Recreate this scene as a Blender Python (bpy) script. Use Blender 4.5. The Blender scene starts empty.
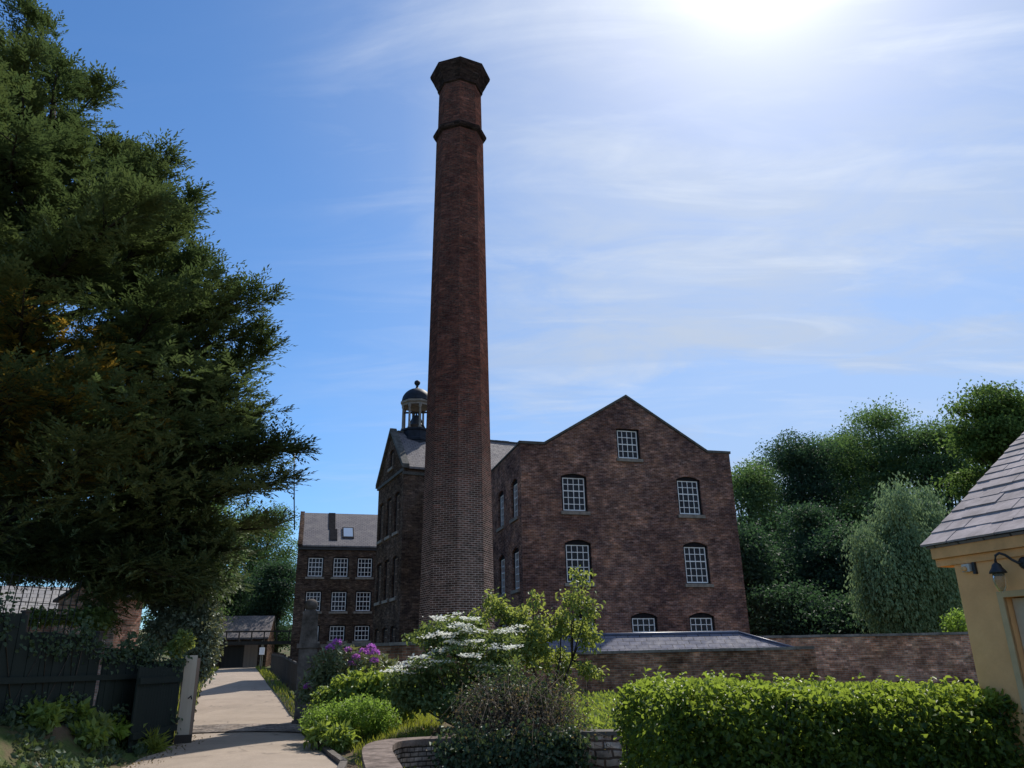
import bpy, math, random
import numpy as np
from mathutils import Matrix, Vector

SC = bpy.context.scene
COL = SC.collection
rng = np.random.default_rng(7)
random.seed(7)
R = math.radians

# ------------------------------------------------------------------ camera
F_PX, PITCH, ROLL = 770.0, R(19.8), R(-1.1)
EYE = Vector((0, 0, 1.6))
CAM_M = Matrix.Rotation(math.pi / 2 + PITCH, 4, 'X') @ Matrix.Rotation(ROLL, 4, 'Z')
cam = bpy.data.cameras.new('camera')
cam.sensor_width = 36.0
cam.lens = 36.0 * F_PX / 1024.0
cam.clip_end = 6000
camo = bpy.data.objects.new('camera', cam)
COL.objects.link(camo)
camo.matrix_world = Matrix.Translation(EYE) @ CAM_M
SC.camera = camo

def at(px, py, Y):
    """survey helper: the place seen at a picture position, at distance Y"""
    r = CAM_M.to_3x3() @ Vector(((px - 512) / F_PX, -(py - 384) / F_PX, -1.0))
    return EYE + r * (Y / r.y)

# ------------------------------------------------------------------ materials
def new_mat(name):
    m = bpy.data.materials.new(name)
    m.use_nodes = True
    nt = m.node_tree
    nt.nodes.clear()
    out = nt.nodes.new('ShaderNodeOutputMaterial')
    return m, nt, out

class N:
    def __init__(s, nt): s.nt = nt
    def node(s, t, **kw):
        n = s.nt.nodes.new('ShaderNode' + t)
        for k, v in kw.items():
            if k in n.inputs: n.inputs[k].default_value = v
            else: setattr(n, k, v)
        return n
    def link(s, a, b): s.nt.links.new(a, b)
    def noise(s, vec, scale, detail=4, rough=.55, dist=0):
        n = s.node('TexNoise'); n.inputs['Scale'].default_value = scale
        n.inputs['Detail'].default_value = detail; n.inputs['Roughness'].default_value = rough
        n.inputs['Distortion'].default_value = dist
        if vec is not None: s.link(vec, n.inputs['Vector'])
        return n.outputs['Fac']
    def ramp(s, fac, stops):
        n = s.node('ValToRGB'); e = n.color_ramp.elements
        while len(e) < len(stops): e.new(.5)
        for i, (p, c) in enumerate(stops):
            e[i].position = p
            e[i].color = (c, c, c, 1) if isinstance(c, (int, float)) else (*c, 1)
        s.link(fac, n.inputs['Fac'])
        return n.outputs['Color']
    def mix(s, fac, a, b, mode='MIX'):
        n = s.node('Mix', data_type='RGBA', blend_type=mode)
        for sock, val in ((n.inputs[0], fac), (n.inputs[6], a), (n.inputs[7], b)):
            if isinstance(val, bpy.types.NodeSocket): s.link(val, sock)
            elif isinstance(val, (int, float)): sock.default_value = val
            else: sock.default_value = (*val, 1)
        return n.outputs[2]
    def math(s, op, a, b=None, c=None, clamp=False):
        n = s.node('Math', operation=op); n.use_clamp = clamp
        for i, v in enumerate((a, b, c)):
            if v is None: continue
            if isinstance(v, bpy.types.NodeSocket): s.link(v, n.inputs[i])
            else: n.inputs[i].default_value = v
        return n.outputs[0]
    def vmath(s, op, a, b=None):
        n = s.node('VectorMath', operation=op)
        for i, v in enumerate((a, b)):
            if v is None: continue
            if isinstance(v, bpy.types.NodeSocket): s.link(v, n.inputs[i])
            else: n.inputs[i].default_value = v
        return n
    def bsdf(s, out, color, rough=.8, spec=.3, bump=None, bump_d=.01, bump_s=.6, metal=0):
        b = s.node('BsdfPrincipled')
        if isinstance(color, bpy.types.NodeSocket): s.link(color, b.inputs['Base Color'])
        else: b.inputs['Base Color'].default_value = (*color, 1)
        if isinstance(rough, bpy.types.NodeSocket): s.link(rough, b.inputs['Roughness'])
        else: b.inputs['Roughness'].default_value = rough
        b.inputs['Specular IOR Level'].default_value = spec
        b.inputs['Metallic'].default_value = metal
        if bump is not None:
            bp = s.node('Bump'); bp.inputs['Distance'].default_value = bump_d; bp.inputs['Strength'].default_value = bump_s
            s.link(bump, bp.inputs['Height']); s.link(bp.outputs['Normal'], b.inputs['Normal'])
        s.link(b.outputs[0], out.inputs[0])
        return b

def uvobj(n):
    uv = n.node('TexCoord').outputs['UV']
    pos = n.node('NewGeometry').outputs['Position']
    return uv, pos

def brick_mat(name, c1, c2, c3, mortar, w=.225, h=.075, ms=.009, dirt=(.5, .5, .5), dirt_scale=.5, patch=.5, low=None, rough=.85, streak=.7, wobble=.025, each=.55):
    m, nt, out = new_mat(name); n = N(nt)
    uv, pos = uvobj(n)
    # a little wobble so the courses are not ruled lines
    wob = n.node('TexNoise'); wob.inputs['Scale'].default_value = 2.2; n.link(uv, wob.inputs['Vector'])
    off = n.vmath('SCALE', n.vmath('SUBTRACT', wob.outputs['Color'], (.5, .5, .5)).outputs[0]); off.inputs['Scale'].default_value = wobble
    vec = n.vmath('ADD', uv, off.outputs[0]).outputs[0]
    def br(a, b, mo):
        t = n.node('TexBrick'); t.offset = .5
        for k, v in (('Scale', 1), ('Mortar Size', ms), ('Brick Width', w), ('Row Height', h), ('Mortar Smooth', .2), ('Bias', 0)): t.inputs[k].default_value = v
        for k, v in (('Color1', a), ('Color2', b), ('Mortar', mo)): t.inputs[k].default_value = (*v, 1)
        n.link(vec, t.inputs['Vector']); return t
    A = br(c1, c2, mortar)
    B = br(c3, c1, mortar)
    p = n.noise(vec, 1.7, 6, .7)
    col = n.mix(n.ramp(p, [(.42, 0), (.62, 1)]), A.outputs['Color'], B.outputs['Color'])
    q = n.noise(pos, dirt_scale, 7, .62)
    col = n.mix(patch, col, n.mix(n.ramp(q, [(.38, 0), (.62, 1)]), dirt, (1, 1, 1)), 'MULTIPLY')
    q2 = n.noise(pos, dirt_scale * 4.5, 6, .7)
    col = n.mix(patch, col, n.ramp(q2, [(.35, (.58, .58, .64)), (.5, (.95, .95, .95)), (.66, (1.35, 1.22, 1.1))]), 'MULTIPLY')
    f = n.noise(pos, 9, 4, .7)
    col = n.mix(.55, col, n.ramp(f, [(.25, .45), (.75, 1.35)]), 'MULTIPLY')
    smp = n.node('Mapping'); n.link(uv, smp.inputs[0]); smp.inputs['Scale'].default_value = (2.2, 8.5, 1)
    st = n.noise(smp.outputs[0], 1.0, 5, .75)
    col = n.mix(streak, col, n.ramp(st, [(.36, .55), (.5, .95), (.66, 1.5)]), 'MULTIPLY')
    # every brick its own tone
    sv_ = n.node('SeparateXYZ'); n.link(vec, sv_.inputs[0])
    row = n.math('FLOOR', n.math('DIVIDE', sv_.outputs[1], h)); colm = n.math('FLOOR', n.math('ADD', n.math('DIVIDE', sv_.outputs[0], w), n.math('MULTIPLY', n.math('MODULO', row, 2.0), .5)))
    cb_ = n.node('CombineXYZ'); n.link(row, cb_.inputs[0]); n.link(colm, cb_.inputs[1])
    wn = n.node('TexWhiteNoise', noise_dimensions='2D'); n.link(cb_.outputs[0], wn.inputs['Vector'])
    col = n.mix(each, col, n.ramp(wn.outputs['Value'], [(0, .35), (.25, .7), (.7, 1.05), (.9, 1.5), (1, 2.0)]), 'MULTIPLY')
    if low:
        L = br(low[0], low[1], low[2])
        z = n.node('SeparateXYZ'); n.link(pos, z.inputs[0])
        zz = n.math('ADD', z.outputs['Z'], n.math('MULTIPLY', n.math('SUBTRACT', n.noise(pos, 1.2, 5, .7), .5), 3.0))
        fac = n.node('MapRange'); fac.inputs['From Min'].default_value = low[3]; fac.inputs['From Max'].default_value = low[4]
        n.link(zz, fac.inputs['Value'])
        lowc = n.mix(.6, L.outputs['Color'], n.ramp(wn.outputs['Value'], [(0, .5), (.5, 1), (1, 1.6)]), 'MULTIPLY'); lowc = n.mix(.6, lowc, n.ramp(q2, [(.35, .6), (.65, 1.3)]), 'MULTIPLY')
        fq = n.math('ADD', fac.outputs[0], n.math('MULTIPLY', n.math('SUBTRACT', wn.outputs['Value'], .5), .5), clamp=True)
        col = n.mix(fq, lowc, col)
    n.bsdf(out, col, rough, 0.0, bump=n.math('ADD', n.math('MULTIPLY', A.outputs['Fac'], -1.0), n.math('MULTIPLY', f, .6)), bump_d=.012)
    return m

def stone_mat(name, ca, cb, mortar, scale=3.2, stretch=(1, 1.9, 1), moss=None):
    m, nt, out = new_mat(name); n = N(nt)
    uv, pos = uvobj(n)
    mp = n.node('Mapping'); n.link(uv, mp.inputs[0]); mp.inputs['Scale'].default_value = stretch
    wob = n.node('TexNoise'); wob.inputs['Scale'].default_value = 2.5; n.link(mp.outputs[0], wob.inputs['Vector'])
    off = n.vmath('SCALE', n.vmath('SUBTRACT', wob.outputs['Color'], (.5, .5, .5)).outputs[0]); off.inputs['Scale'].default_value = .22
    vec = n.vmath('ADD', mp.outputs[0], off.outputs[0]).outputs[0]
    v = n.node('TexVoronoi', feature='DISTANCE_TO_EDGE'); v.inputs['Scale'].default_value = scale; n.link(vec, v.inputs['Vector'])
    c = n.node('TexVoronoi'); c.inputs['Scale'].default_value = scale; n.link(vec, c.inputs['Vector'])
    sx = n.node('SeparateXYZ'); n.link(c.outputs['Color'], sx.inputs[0])
    col = n.mix(sx.outputs[0], ca, cb)
    col = n.mix(.7, col, n.ramp(n.noise(pos, 14, 5, .7), [(.3, .5), (.7, 1.3)]), 'MULTIPLY')
    edge = n.ramp(v.outputs['Distance'], [(.02, 0), (.07, 1)])
    col = n.mix(edge, mortar, col)
    if moss:
        col = n.mix(n.ramp(n.noise(pos, 1.6, 6, .7), [(.52, 0), (.64, .85)]), col, moss)
    n.bsdf(out, col, .9, .2, bump=n.math('ADD', edge, n.math('MULTIPLY', n.noise(pos, 18, 4), .5)), bump_d=.03, bump_s=.9)
    return m

def slate_mat(name, ca, cb, cc, w=.3, h=.2, joint=(.02, .02, .025), rough=.5, ms=.012):
    m, nt, out = new_mat(name); n = N(nt)
    uv, pos = uvobj(n)
    t = n.node('TexBrick'); t.offset = .5
    for k, v in (('Scale', 1), ('Mortar Size', ms), ('Brick Width', w), ('Row Height', h), ('Mortar Smooth', .1), ('Bias', 0)): t.inputs[k].default_value = v
    for k, v in (('Color1', ca), ('Color2', cb), ('Mortar', joint)): t.inputs[k].default_value = (*v, 1)
    n.link(uv, t.inputs['Vector'])
    col = n.mix(n.ramp(n.noise(pos, 1.1, 6, .65), [(.45, 0), (.7, .7)]), t.outputs['Color'], cc)
    col = n.mix(.5, col, n.ramp(n.noise(pos, 16, 4, .7), [(.3, .6), (.7, 1.2)]), 'MULTIPLY')
    n.bsdf(out, col, n.ramp(n.noise(pos, 5, 4), [(.3, rough + .15), (.7, rough + .35)]), .12, bump=t.outputs['Fac'], bump_d=-.012)
    return m

def plain_mat(name, c, rough=.6, spec=.4, vary=.3, scale=8, metal=0, c2=None, bump_d=.004):
    m, nt, out = new_mat(name); n = N(nt)
    pos = n.node('NewGeometry').outputs['Position']
    f = n.noise(pos, scale, 6, .65)
    col = n.mix(n.ramp(f, [(.35, 0), (.68, 1)]), [x * (1 - vary) for x in c], c2 or [min(1, x * (1 + vary)) for x in c])
    n.bsdf(out, col, rough, spec, bump=n.noise(pos, scale * 6, 4, .6), bump_d=bump_d, bump_s=.5, metal=metal)
    return m

def wood_mat(name, c, c2, rough=.75, board=.14):
    m, nt, out = new_mat(name); n = N(nt)
    uv, pos = uvobj(n)
    mp = n.node('Mapping'); n.link(uv, mp.inputs[0]); mp.inputs['Scale'].default_value = (26, 1.3, 1)
    g = n.noise(mp.outputs[0], 1.0, 6, .7, .4)
    s = n.node('SeparateXYZ'); n.link(uv, s.inputs[0])
    wn = n.node('TexWhiteNoise', noise_dimensions='1D'); n.link(n.math('FLOOR', n.math('DIVIDE', s.outputs[0], board)), wn.inputs['W'])
    col = n.mix(n.math('ADD', n.math('MULTIPLY', g, .6), n.math('MULTIPLY', wn.outputs[0], .4)), c, c2)
    n.bsdf(out, col, rough, .3, bump=g, bump_d=.006)
    return m

def leaf_mat(name, c1, c2, trans=.4, rough=.45, spec=.35, tcol=None):
    m, nt, out = new_mat(name); n = N(nt)
    a = n.node('Attribute', attribute_name='tint')
    col = n.mix(a.outputs['Fac'], c1, c2)
    b = n.node('BsdfPrincipled'); n.link(col, b.inputs['Base Color'])
    b.inputs['Roughness'].default_value = rough; b.inputs['Specular IOR Level'].default_value = spec
    t = n.node('BsdfTranslucent')
    n.link(n.mix(.65, col, tcol or (min(1, c2[0] * 2.4), min(1, c2[1] * 2.0), c2[2] * .8)), t.inputs['Color'])
    mx = n.node('MixShader'); mx.inputs[0].default_value = trans
    n.link(b.outputs[0], mx.inputs[1]); n.link(t.outputs[0], mx.inputs[2]); n.link(mx.outputs[0], out.inputs[0])
    return m

M = {}
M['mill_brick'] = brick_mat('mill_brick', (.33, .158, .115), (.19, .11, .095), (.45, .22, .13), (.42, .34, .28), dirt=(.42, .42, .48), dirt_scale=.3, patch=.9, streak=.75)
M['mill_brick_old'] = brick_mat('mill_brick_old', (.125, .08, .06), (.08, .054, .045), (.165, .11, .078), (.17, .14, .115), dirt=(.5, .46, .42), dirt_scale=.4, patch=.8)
M['chimney_brick'] = brick_mat('chimney_brick', (.20, .075, .056), (.12, .052, .044), (.27, .10, .066), (.14, .085, .07), dirt=(.6, .56, .55), dirt_scale=.5, patch=.6,
                               low=((.15, .088, .068), (.085, .055, .047), (.44, .35, .30), 5.0, 11.5), ms=.012, each=.45)
M['soot_brick'] = brick_mat('soot_brick', (.065, .042, .038), (.045, .034, .032), (.08, .048, .042), (.06, .046, .042), patch=.4)
M['garden_brick'] = brick_mat('garden_brick', (.40, .185, .125), (.26, .135, .10), (.46, .26, .165), (.38, .31, .24), dirt=(.42, .42, .36), dirt_scale=.8, patch=.8)
M['far_brick'] = brick_mat('far_brick', (.62, .29, .18), (.42, .21, .14), (.7, .43, .27), (.55, .45, .35), dirt=(.5, .45, .4), dirt_scale=.7, patch=.7)
M['pink_brick'] = brick_mat('pink_brick', (.78, .42, .33), (.66, .34, .26), (.82, .52, .42), (.7, .6, .52))
M['coping'] = plain_mat('coping', (.2, .18, .16), .9, .2, .45, 3)
M['stone_trim'] = plain_mat('stone_trim', (.26, .225, .19), .9, .2, .3, 4)
M['pier_stone'] = plain_mat('pier_stone', (.115, .1, .09), .95, .15, .5, 3.5, bump_d=.02)
M['wall_stone'] = brick_mat('wall_stone', (.66, .56, .51), (.44, .36, .33), (.78, .70, .64), (.17, .13, .115), w=.3, h=.125, ms=.02, dirt=(.35, .36, .3), dirt_scale=1.5, patch=.8, wobble=.16, streak=.4)
M['curve_stone'] = brick_mat('curve_stone', (.40, .34, .30), (.28, .24, .215), (.46, .39, .34), (.08, .068, .06), w=.2, h=.07, ms=.011, dirt=(.5, .5, .45), dirt_scale=1.6, patch=.7)
M['curve_cap'] = plain_mat('curve_cap', (.17, .135, .115), .95, .1, .5, 5, bump_d=.015)
M['slate'] = slate_mat('slate', (.21, .185, .185), (.155, .142, .15), (.26, .23, .21))
M['slate_lean'] = slate_mat('slate_lean', (.17, .17, .22), (.12, .125, .17), (.19, .18, .2), .42, .24, rough=.5)
M['slate_pale'] = slate_mat('slate_pale', (.4, .4, .42), (.33, .33, .36), (.45, .43, .42), .34, .26)
M['cottage_slate'] = plain_mat('cottage_slate', (.32, .28, .28), .85, .06, .3, 3.5, bump_d=.008)
M['lead'] = plain_mat('lead', (.018, .022, .032), .6, .2, .4, 3)
M['lead_ridge'] = plain_mat('lead_ridge', (.07, .09, .15), .45, .5, .2, 3)
M['dark_stone'] = plain_mat('dark_stone', (.1, .095, .085), .85, .2, .4, 4)
M['soot'] = plain_mat('soot', (.028, .026, .027), .95, 0, .3, 4)  # near-black for the shadow strip painted on the wing roof
M['white_paint'] = plain_mat('white_paint', (.86, .85, .84), .5, .4, .12, 6)
M['casing_dark'] = plain_mat('casing_dark', (.02, .019, .022), .75, .05, .3, 6)
M['glass_dark'] = plain_mat('glass_dark', (.014, .016, .022), .1, .2, .6, .7, bump_d=.0)
M['render_yellow'] = plain_mat('render_yellow', (.95, .475, .2), .9, .15, .1, 2.4, bump_d=.012)
M['cornice_ochre'] = plain_mat('cornice_ochre', (.8, .41, .17), .8, .2, .15, 4)
M['shutter_grey'] = plain_mat('shutter_grey', (.56, .43, .29), .7, .3, .08, 5)
M['shutter_trim'] = plain_mat('shutter_trim', (.62, .42, .22), .8, .2, .1, 5)
M['iron'] = plain_mat('iron', (.018, .018, .02), .45, .5, .3, 10)
M['timber_dark'] = wood_mat('timber_dark', (.03, .026, .022), (.06, .05, .042))
M['fence_green'] = wood_mat('fence_green', (.006, .012, .010), (.012, .021, .017))
M['post_grey'] = wood_mat('post_grey', (.42, .37, .29), (.6, .53, .42), board=5)
M['timber_mid'] = wood_mat('timber_mid', (.22, .155, .115), (.34, .25, .19))
M['bark'] = plain_mat('bark', (.05, .042, .034), .95, .1, .4, 6, bump_d=.03)
M['twig'] = plain_mat('twig', (.095, .08, .065), .95, .1, .4, 6)
M['white_plastic'] = plain_mat('white_plastic', (.6, .55, .48), .5, .4, .05, 6)
M['wire'] = plain_mat('wire', (.02, .022, .02), .6, .3, .2, 6)
m, nt, out = new_mat('lamp_glass'); n = N(nt)
g = n.node('BsdfPrincipled'); g.inputs['Base Color'].default_value = (.75, .62, .42, 1); g.inputs['Roughness'].default_value = .15
g.inputs['Transmission Weight'].default_value = .8; g.inputs['IOR'].default_value = 1.3; n.link(g.outputs[0], out.inputs[0]); M['lamp_glass'] = m
m, nt, out = new_mat('skylight_glass'); n = N(nt)
n.bsdf(out, (.25, .32, .42), .15, .6); M['skylight_glass'] = m

# path: warm gravel-dressed tarmac
m, nt, out = new_mat('path_surface'); n = N(nt)
pos = n.node('NewGeometry').outputs['Position']
big = n.noise(pos, .7, 6, .65)
col = n.mix(n.ramp(big, [(.35, 0), (.65, 1)]), (.30, .245, .195), (.385, .315, .25))
col = n.mix(.8, col, n.ramp(n.noise(pos, 60, 3, .8), [(.25, .55), (.75, 1.3)]), 'MULTIPLY')
crk = n.node('TexVoronoi', feature='DISTANCE_TO_EDGE'); crk.inputs['Scale'].default_value = .35
wv = n.node('TexNoise'); wv.inputs['Scale'].default_value = 1.5; n.link(pos, wv.inputs['Vector'])
n.link(n.vmath('ADD', pos, wv.outputs['Color']).outputs[0], crk.inputs['Vector'])
col = n.mix(n.ramp(crk.outputs['Distance'], [(.004, .45), (.012, 0)]), col, (.12, .1, .085))
col = n.mix(n.ramp(n.noise(pos, .35, 4, .6), [(.55, 0), (.7, .35)]), col, (.22, .18, .145))
n.bsdf(out, col, .92, .15, bump=n.noise(pos, 70, 3, .8), bump_d=.008); M['path_surface'] = m
M['setts'] = brick_mat('setts', (.3, .26, .23), (.22, .2, .18), (.34, .29, .25), (.13, .11, .1), w=.28, h=.14, ms=.012)
M['kerb'] = plain_mat('kerb', (.13, .115, .1), .9, .2, .4, 5)
# ground: rough grass and soil
m, nt, out = new_mat('ground_surface'); n = N(nt)
pos = n.node('NewGeometry').outputs['Position']
col = n.mix(n.ramp(n.noise(pos, .9, 6, .7), [(.4, 0), (.6, 1)]), (.13, .092, .062), (.065, .1, .03))
col = n.mix(.7, col, n.ramp(n.noise(pos, 25, 4, .8), [(.25, .5), (.75, 1.4)]), 'MULTIPLY')
n.bsdf(out, col, .95, .1, bump=n.noise(pos, 18, 5, .75), bump_d=.05); M['ground_surface'] = m

M['yew_leaf'] = leaf_mat('yew_leaf', (.045, .082, .048), (.15, .172, .066), .25, .55, .15, (.13, .2, .05))
M['yew_gold'] = leaf_mat('yew_gold', (.15, .13, .035), (.30, .22, .06), .3, .6, .15)
M['tree_leaf'] = leaf_mat('tree_leaf', (.06, .105, .055), (.14, .19, .075), .36, .6, .07, (.2, .36, .08))
M['tree_leaf_dark'] = leaf_mat('tree_leaf_dark', (.026, .052, .040), (.062, .096, .056), .25, .6, .07, (.12, .26, .09))  # darker tree_leaf: shade of the deep wood put into its colour
M['oak_leaf'] = leaf_mat('oak_leaf', (.075, .115, .03), (.115, .165, .045), .34, .6, .07, (.2, .34, .07))
M['willow_leaf'] = leaf_mat('willow_leaf', (.12, .185, .09), (.24, .33, .155), .3, .55, .2, (.26, .38, .18))
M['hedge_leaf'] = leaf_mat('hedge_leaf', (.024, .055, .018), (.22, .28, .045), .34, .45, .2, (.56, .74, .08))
M['shrub_leaf'] = leaf_mat('shrub_leaf', (.09, .16, .045), (.2, .29, .075), .4, .45, .25)
M['gold_leaf'] = leaf_mat('gold_leaf', (.12, .2, .035), (.24, .33, .06), .45, .5, .2, (.36, .56, .08))
M['rhodo_leaf'] = leaf_mat('rhodo_leaf', (.08, .12, .06), (.19, .23, .13), .2, .4, .35)
M['viburnum_leaf'] = leaf_mat('viburnum_leaf', (.065, .115, .05), (.14, .205, .085), .35, .5, .2)
M['young_leaf'] = leaf_mat('young_leaf', (.09, .15, .055), (.21, .28, .10), .42, .5, .2)
M['holly_leaf'] = leaf_mat('holly_leaf', (.09, .125, .09), (.21, .25, .18), .15, .42, .3)
M['ivy_leaf'] = leaf_mat('ivy_leaf', (.032, .062, .036), (.075, .12, .06), .25, .5, .25)
M['grass_leaf'] = leaf_mat('grass_leaf', (.09, .145, .03), (.22, .27, .06), .4, .6, .15)
M['dead_leaf'] = leaf_mat('dead_leaf', (.10, .09, .06), (.19, .16, .11), .2, .6, .1)
M['petal_white'] = leaf_mat('petal_white', (.78, .8, .7), (.88, .88, .84), .35, .6, .1, (.88, .9, .8))
M['petal_purple'] = leaf_mat('petal_purple', (.42, .12, .5), (.62, .24, .68), .35, .6, .1, (.7, .25, .75))

# ------------------------------------------------------------------ object helpers
def tag(o, label=None, cat=None, group=None, kind=None):
    for k, v in (('label', label), ('category', cat), ('group', group), ('kind', kind)):
        if v: o[k] = v
    return o

def thing(name, loc, label, cat, group=None):
    o = bpy.data.objects.new(name, None); COL.objects.link(o)
    o.location = loc; o.empty_display_size = .2
    return tag(o, label, cat, group)

def world_loc(p):
    v = Vector((0, 0, 0))
    while p is not None:
        v += p.location; p = p.parent
    return v

def uv_for(verts, faces):
    uvs = []
    for f in faces:
        p = [verts[i] for i in f]
        nx = ny = nz = 0.0
        for i in range(len(p)):
            a, b = p[i], p[(i + 1) % len(p)]
            nx += (a[1] - b[1]) * (a[2] + b[2]); ny += (a[2] - b[2]) * (a[0] + b[0]); nz += (a[0] - b[0]) * (a[1] + b[1])
        l = math.sqrt(nx * nx + ny * ny + nz * nz) or 1
        nx, ny, nz = nx / l, ny / l, nz / l
        if abs(nz) > .97 or math.hypot(nx, ny) < 1e-6:
            uvs += [(q[0], q[1]) for q in p]
        else:
            h = math.hypot(nx, ny); tx, ty = -ny / h, nx / h
            bx, by, bz = -nz * ty, nz * tx, nx * ty - ny * tx
            uvs += [(q[0] * tx + q[1] * ty, q[0] * bx + q[1] * by + q[2] * bz) for q in p]
    return uvs

class MB:
    """collects shapes in world metres; build() links them as ONE mesh object"""
    def __init__(s): s.v = []; s.f = []; s.sm = []
    def face(s, *pts, smooth=False):
        b = len(s.v); s.v += [tuple(p) for p in pts]; s.f.append(tuple(range(b, b + len(pts)))); s.sm.append(smooth)
    def hexa(s, b, t):
        """b: 4 bottom points ccw from above, t: 4 top points"""
        i = len(s.v); s.v += [tuple(p) for p in b] + [tuple(p) for p in t]
        for q in ((3, 2, 1, 0), (4, 5, 6, 7), (0, 1, 5, 4), (1, 2, 6, 5), (2, 3, 7, 6), (3, 0, 4, 7)):
            s.f.append(tuple(i + k for k in q)); s.sm.append(False)
    def box(s, o, u, a0, a1, b0, b1, z0, z1):
        """oriented box: o origin, u (horizontal) axis, v = left normal of u"""
        o = Vector(o); u = Vector(u); v = Vector((-u.y, u.x, 0)); Z = Vector((0, 0, 1))
        P = lambda a, b, z: o + u * a + v * b + Z * z
        s.hexa([P(a0, b0, z0), P(a1, b0, z0), P(a1, b1, z0), P(a0, b1, z0)], [P(a0, b0, z1), P(a1, b0, z1), P(a1, b1, z1), P(a0, b1, z1)])
    def rings(s, rings, cap0=True, cap1=True, smooth=True):
        k = len(rings[0]); b = len(s.v)
        for r in rings: s.v += [tuple(p) for p in r]
        for i in range(len(rings) - 1):
            for j in range(k):
                a, c = b + i * k + j, b + i * k + (j + 1) % k
                s.f.append((a, c, c + k, a + k)); s.sm.append(smooth)
        if cap0: s.f.append(tuple(b + j for j in reversed(range(k)))); s.sm.append(False)
        if cap1: s.f.append(tuple(b + (len(rings) - 1) * k + j for j in range(k))); s.sm.append(False)
    def lathe(s, c, prof, k=16, a0=0, smooth=True):
        c = Vector(c)
        s.rings([[c + Vector((r * math.cos(a0 + 2 * math.pi * j / k), r * math.sin(a0 + 2 * math.pi * j / k), z)) for j in range(k)] for r, z in prof], smooth=smooth)
    def tube(s, pts, rad, k=7):
        pts = [Vector(p) for p in pts]
        if not hasattr(rad, '__len__'): rad = [rad] * len(pts)
        R_ = []
        for i, p in enumerate(pts):
            d = (pts[min(i + 1, len(pts) - 1)] - pts[max(i - 1, 0)]).normalized()
            x = d.cross(Vector((0.13, .31, 1)) if abs(d.z) < .95 else Vector((1, .2, 0))).normalized(); y = d.cross(x)
            R_.append([p + (x * math.cos(2 * math.pi * j / k) + y * math.sin(2 * math.pi * j / k)) * rad[i] for j in range(k)])
        s.rings([list(reversed(r)) for r in R_])
    def build(s, name, mat, parent=None, local=False):
        me = bpy.data.meshes.new(name)
        off = Vector((0, 0, 0)) if (local or parent is None) else world_loc(parent)
        uv = uv_for(s.v, s.f)
        me.from_pydata([(p[0] - off.x, p[1] - off.y, p[2] - off.z) for p in s.v], [], s.f)
        l = me.uv_layers.new(name='UVMap')
        l.data.foreach_set('uv', np.array(uv, np.float32).ravel())
        me.polygons.foreach_set('use_smooth', s.sm)
        me.materials.append(M[mat]); me.update()
        o = bpy.data.objects.new(name, me); COL.objects.link(o)
        if parent is not None: o.parent = parent
        return o

def leaves(name, mat, parent, pos, d, nrm, L, W, tint, six=False, fold=.25, mats=None, matidx=None):
    """one mesh of many small folded leaf blades (arrays of positions, directions, normals)"""
    pos = np.asarray(pos, np.float32); n = len(pos)
    if parent is not None: pos = pos - np.array(world_loc(parent), np.float32)
    d = d / (np.linalg.norm(d, axis=1, keepdims=True) + 1e-9)
    s = np.cross(d, nrm); s /= (np.linalg.norm(s, axis=1, keepdims=True) + 1e-9)
    up = np.cross(s, d)
    L = np.broadcast_to(np.asarray(L, np.float32).reshape(-1, 1), (n, 1)); W = np.broadcast_to(np.asarray(W, np.float32).reshape(-1, 1), (n, 1))
    if six:
        l1 = pos + d * L * .3 + s * W * .42 + up * W * fold; l2 = pos + d * L * .7 + s * W * .36 + up * W * fold
        r1 = pos + d * L * .3 - s * W * .42 + up * W * fold; r2 = pos + d * L * .7 - s * W * .36 + up * W * fold
        tip = pos + d * L - up * W * .15
        V = np.stack([pos, l1, l2, tip, r2, r1], 1).reshape(-1, 3); k = 6
        base = np.arange(n)[:, None] * 6
        F = np.concatenate([base + np.array([[0, 3, 2, 1]]), base + np.array([[0, 5, 4, 3]])], 1).reshape(-1); per = 4; nf = n * 2
    else:
        l = pos + d * L * .45 + s * W * .5 + up * W * fold; r = pos + d * L * .45 - s * W * .5 + up * W * fold; tip = pos + d * L
        V = np.stack([pos, l, tip, r], 1).reshape(-1, 3); k = 4
        base = np.arange(n)[:, None] * 4
        F = np.concatenate([base + np.array([[0, 2, 1]]), base + np.array([[0, 3, 2]])], 1).reshape(-1); per = 3; nf = n * 2
    me = bpy.data.meshes.new(name)
    me.vertices.add(len(V)); me.vertices.foreach_set('co', V.astype(np.float32).ravel())
    me.loops.add(len(F)); me.loops.foreach_set('vertex_index', F.astype(np.int32))
    me.polygons.add(nf); me.polygons.foreach_set('loop_start', np.arange(nf, dtype=np.int32) * per)
    a = me.attributes.new('tint', 'FLOAT', 'POINT'); a.data.foreach_set('value', np.repeat(np.clip(tint, 0, 1), k).astype(np.float32))
    for mm in (mats or [mat]): me.materials.append(M[mm])
    if matidx is not None: me.polygons.foreach_set('material_index', np.repeat(matidx, 2).astype(np.int32))
    me.update(); me.validate()
    o = bpy.data.objects.new(name, me); COL.objects.link(o)
    if parent is not None: o.parent = parent
    return o

def unit(n, g=rng):
    v = g.normal(size=(n, 3)); return v / np.linalg.norm(v, axis=1, keepdims=True)

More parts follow.
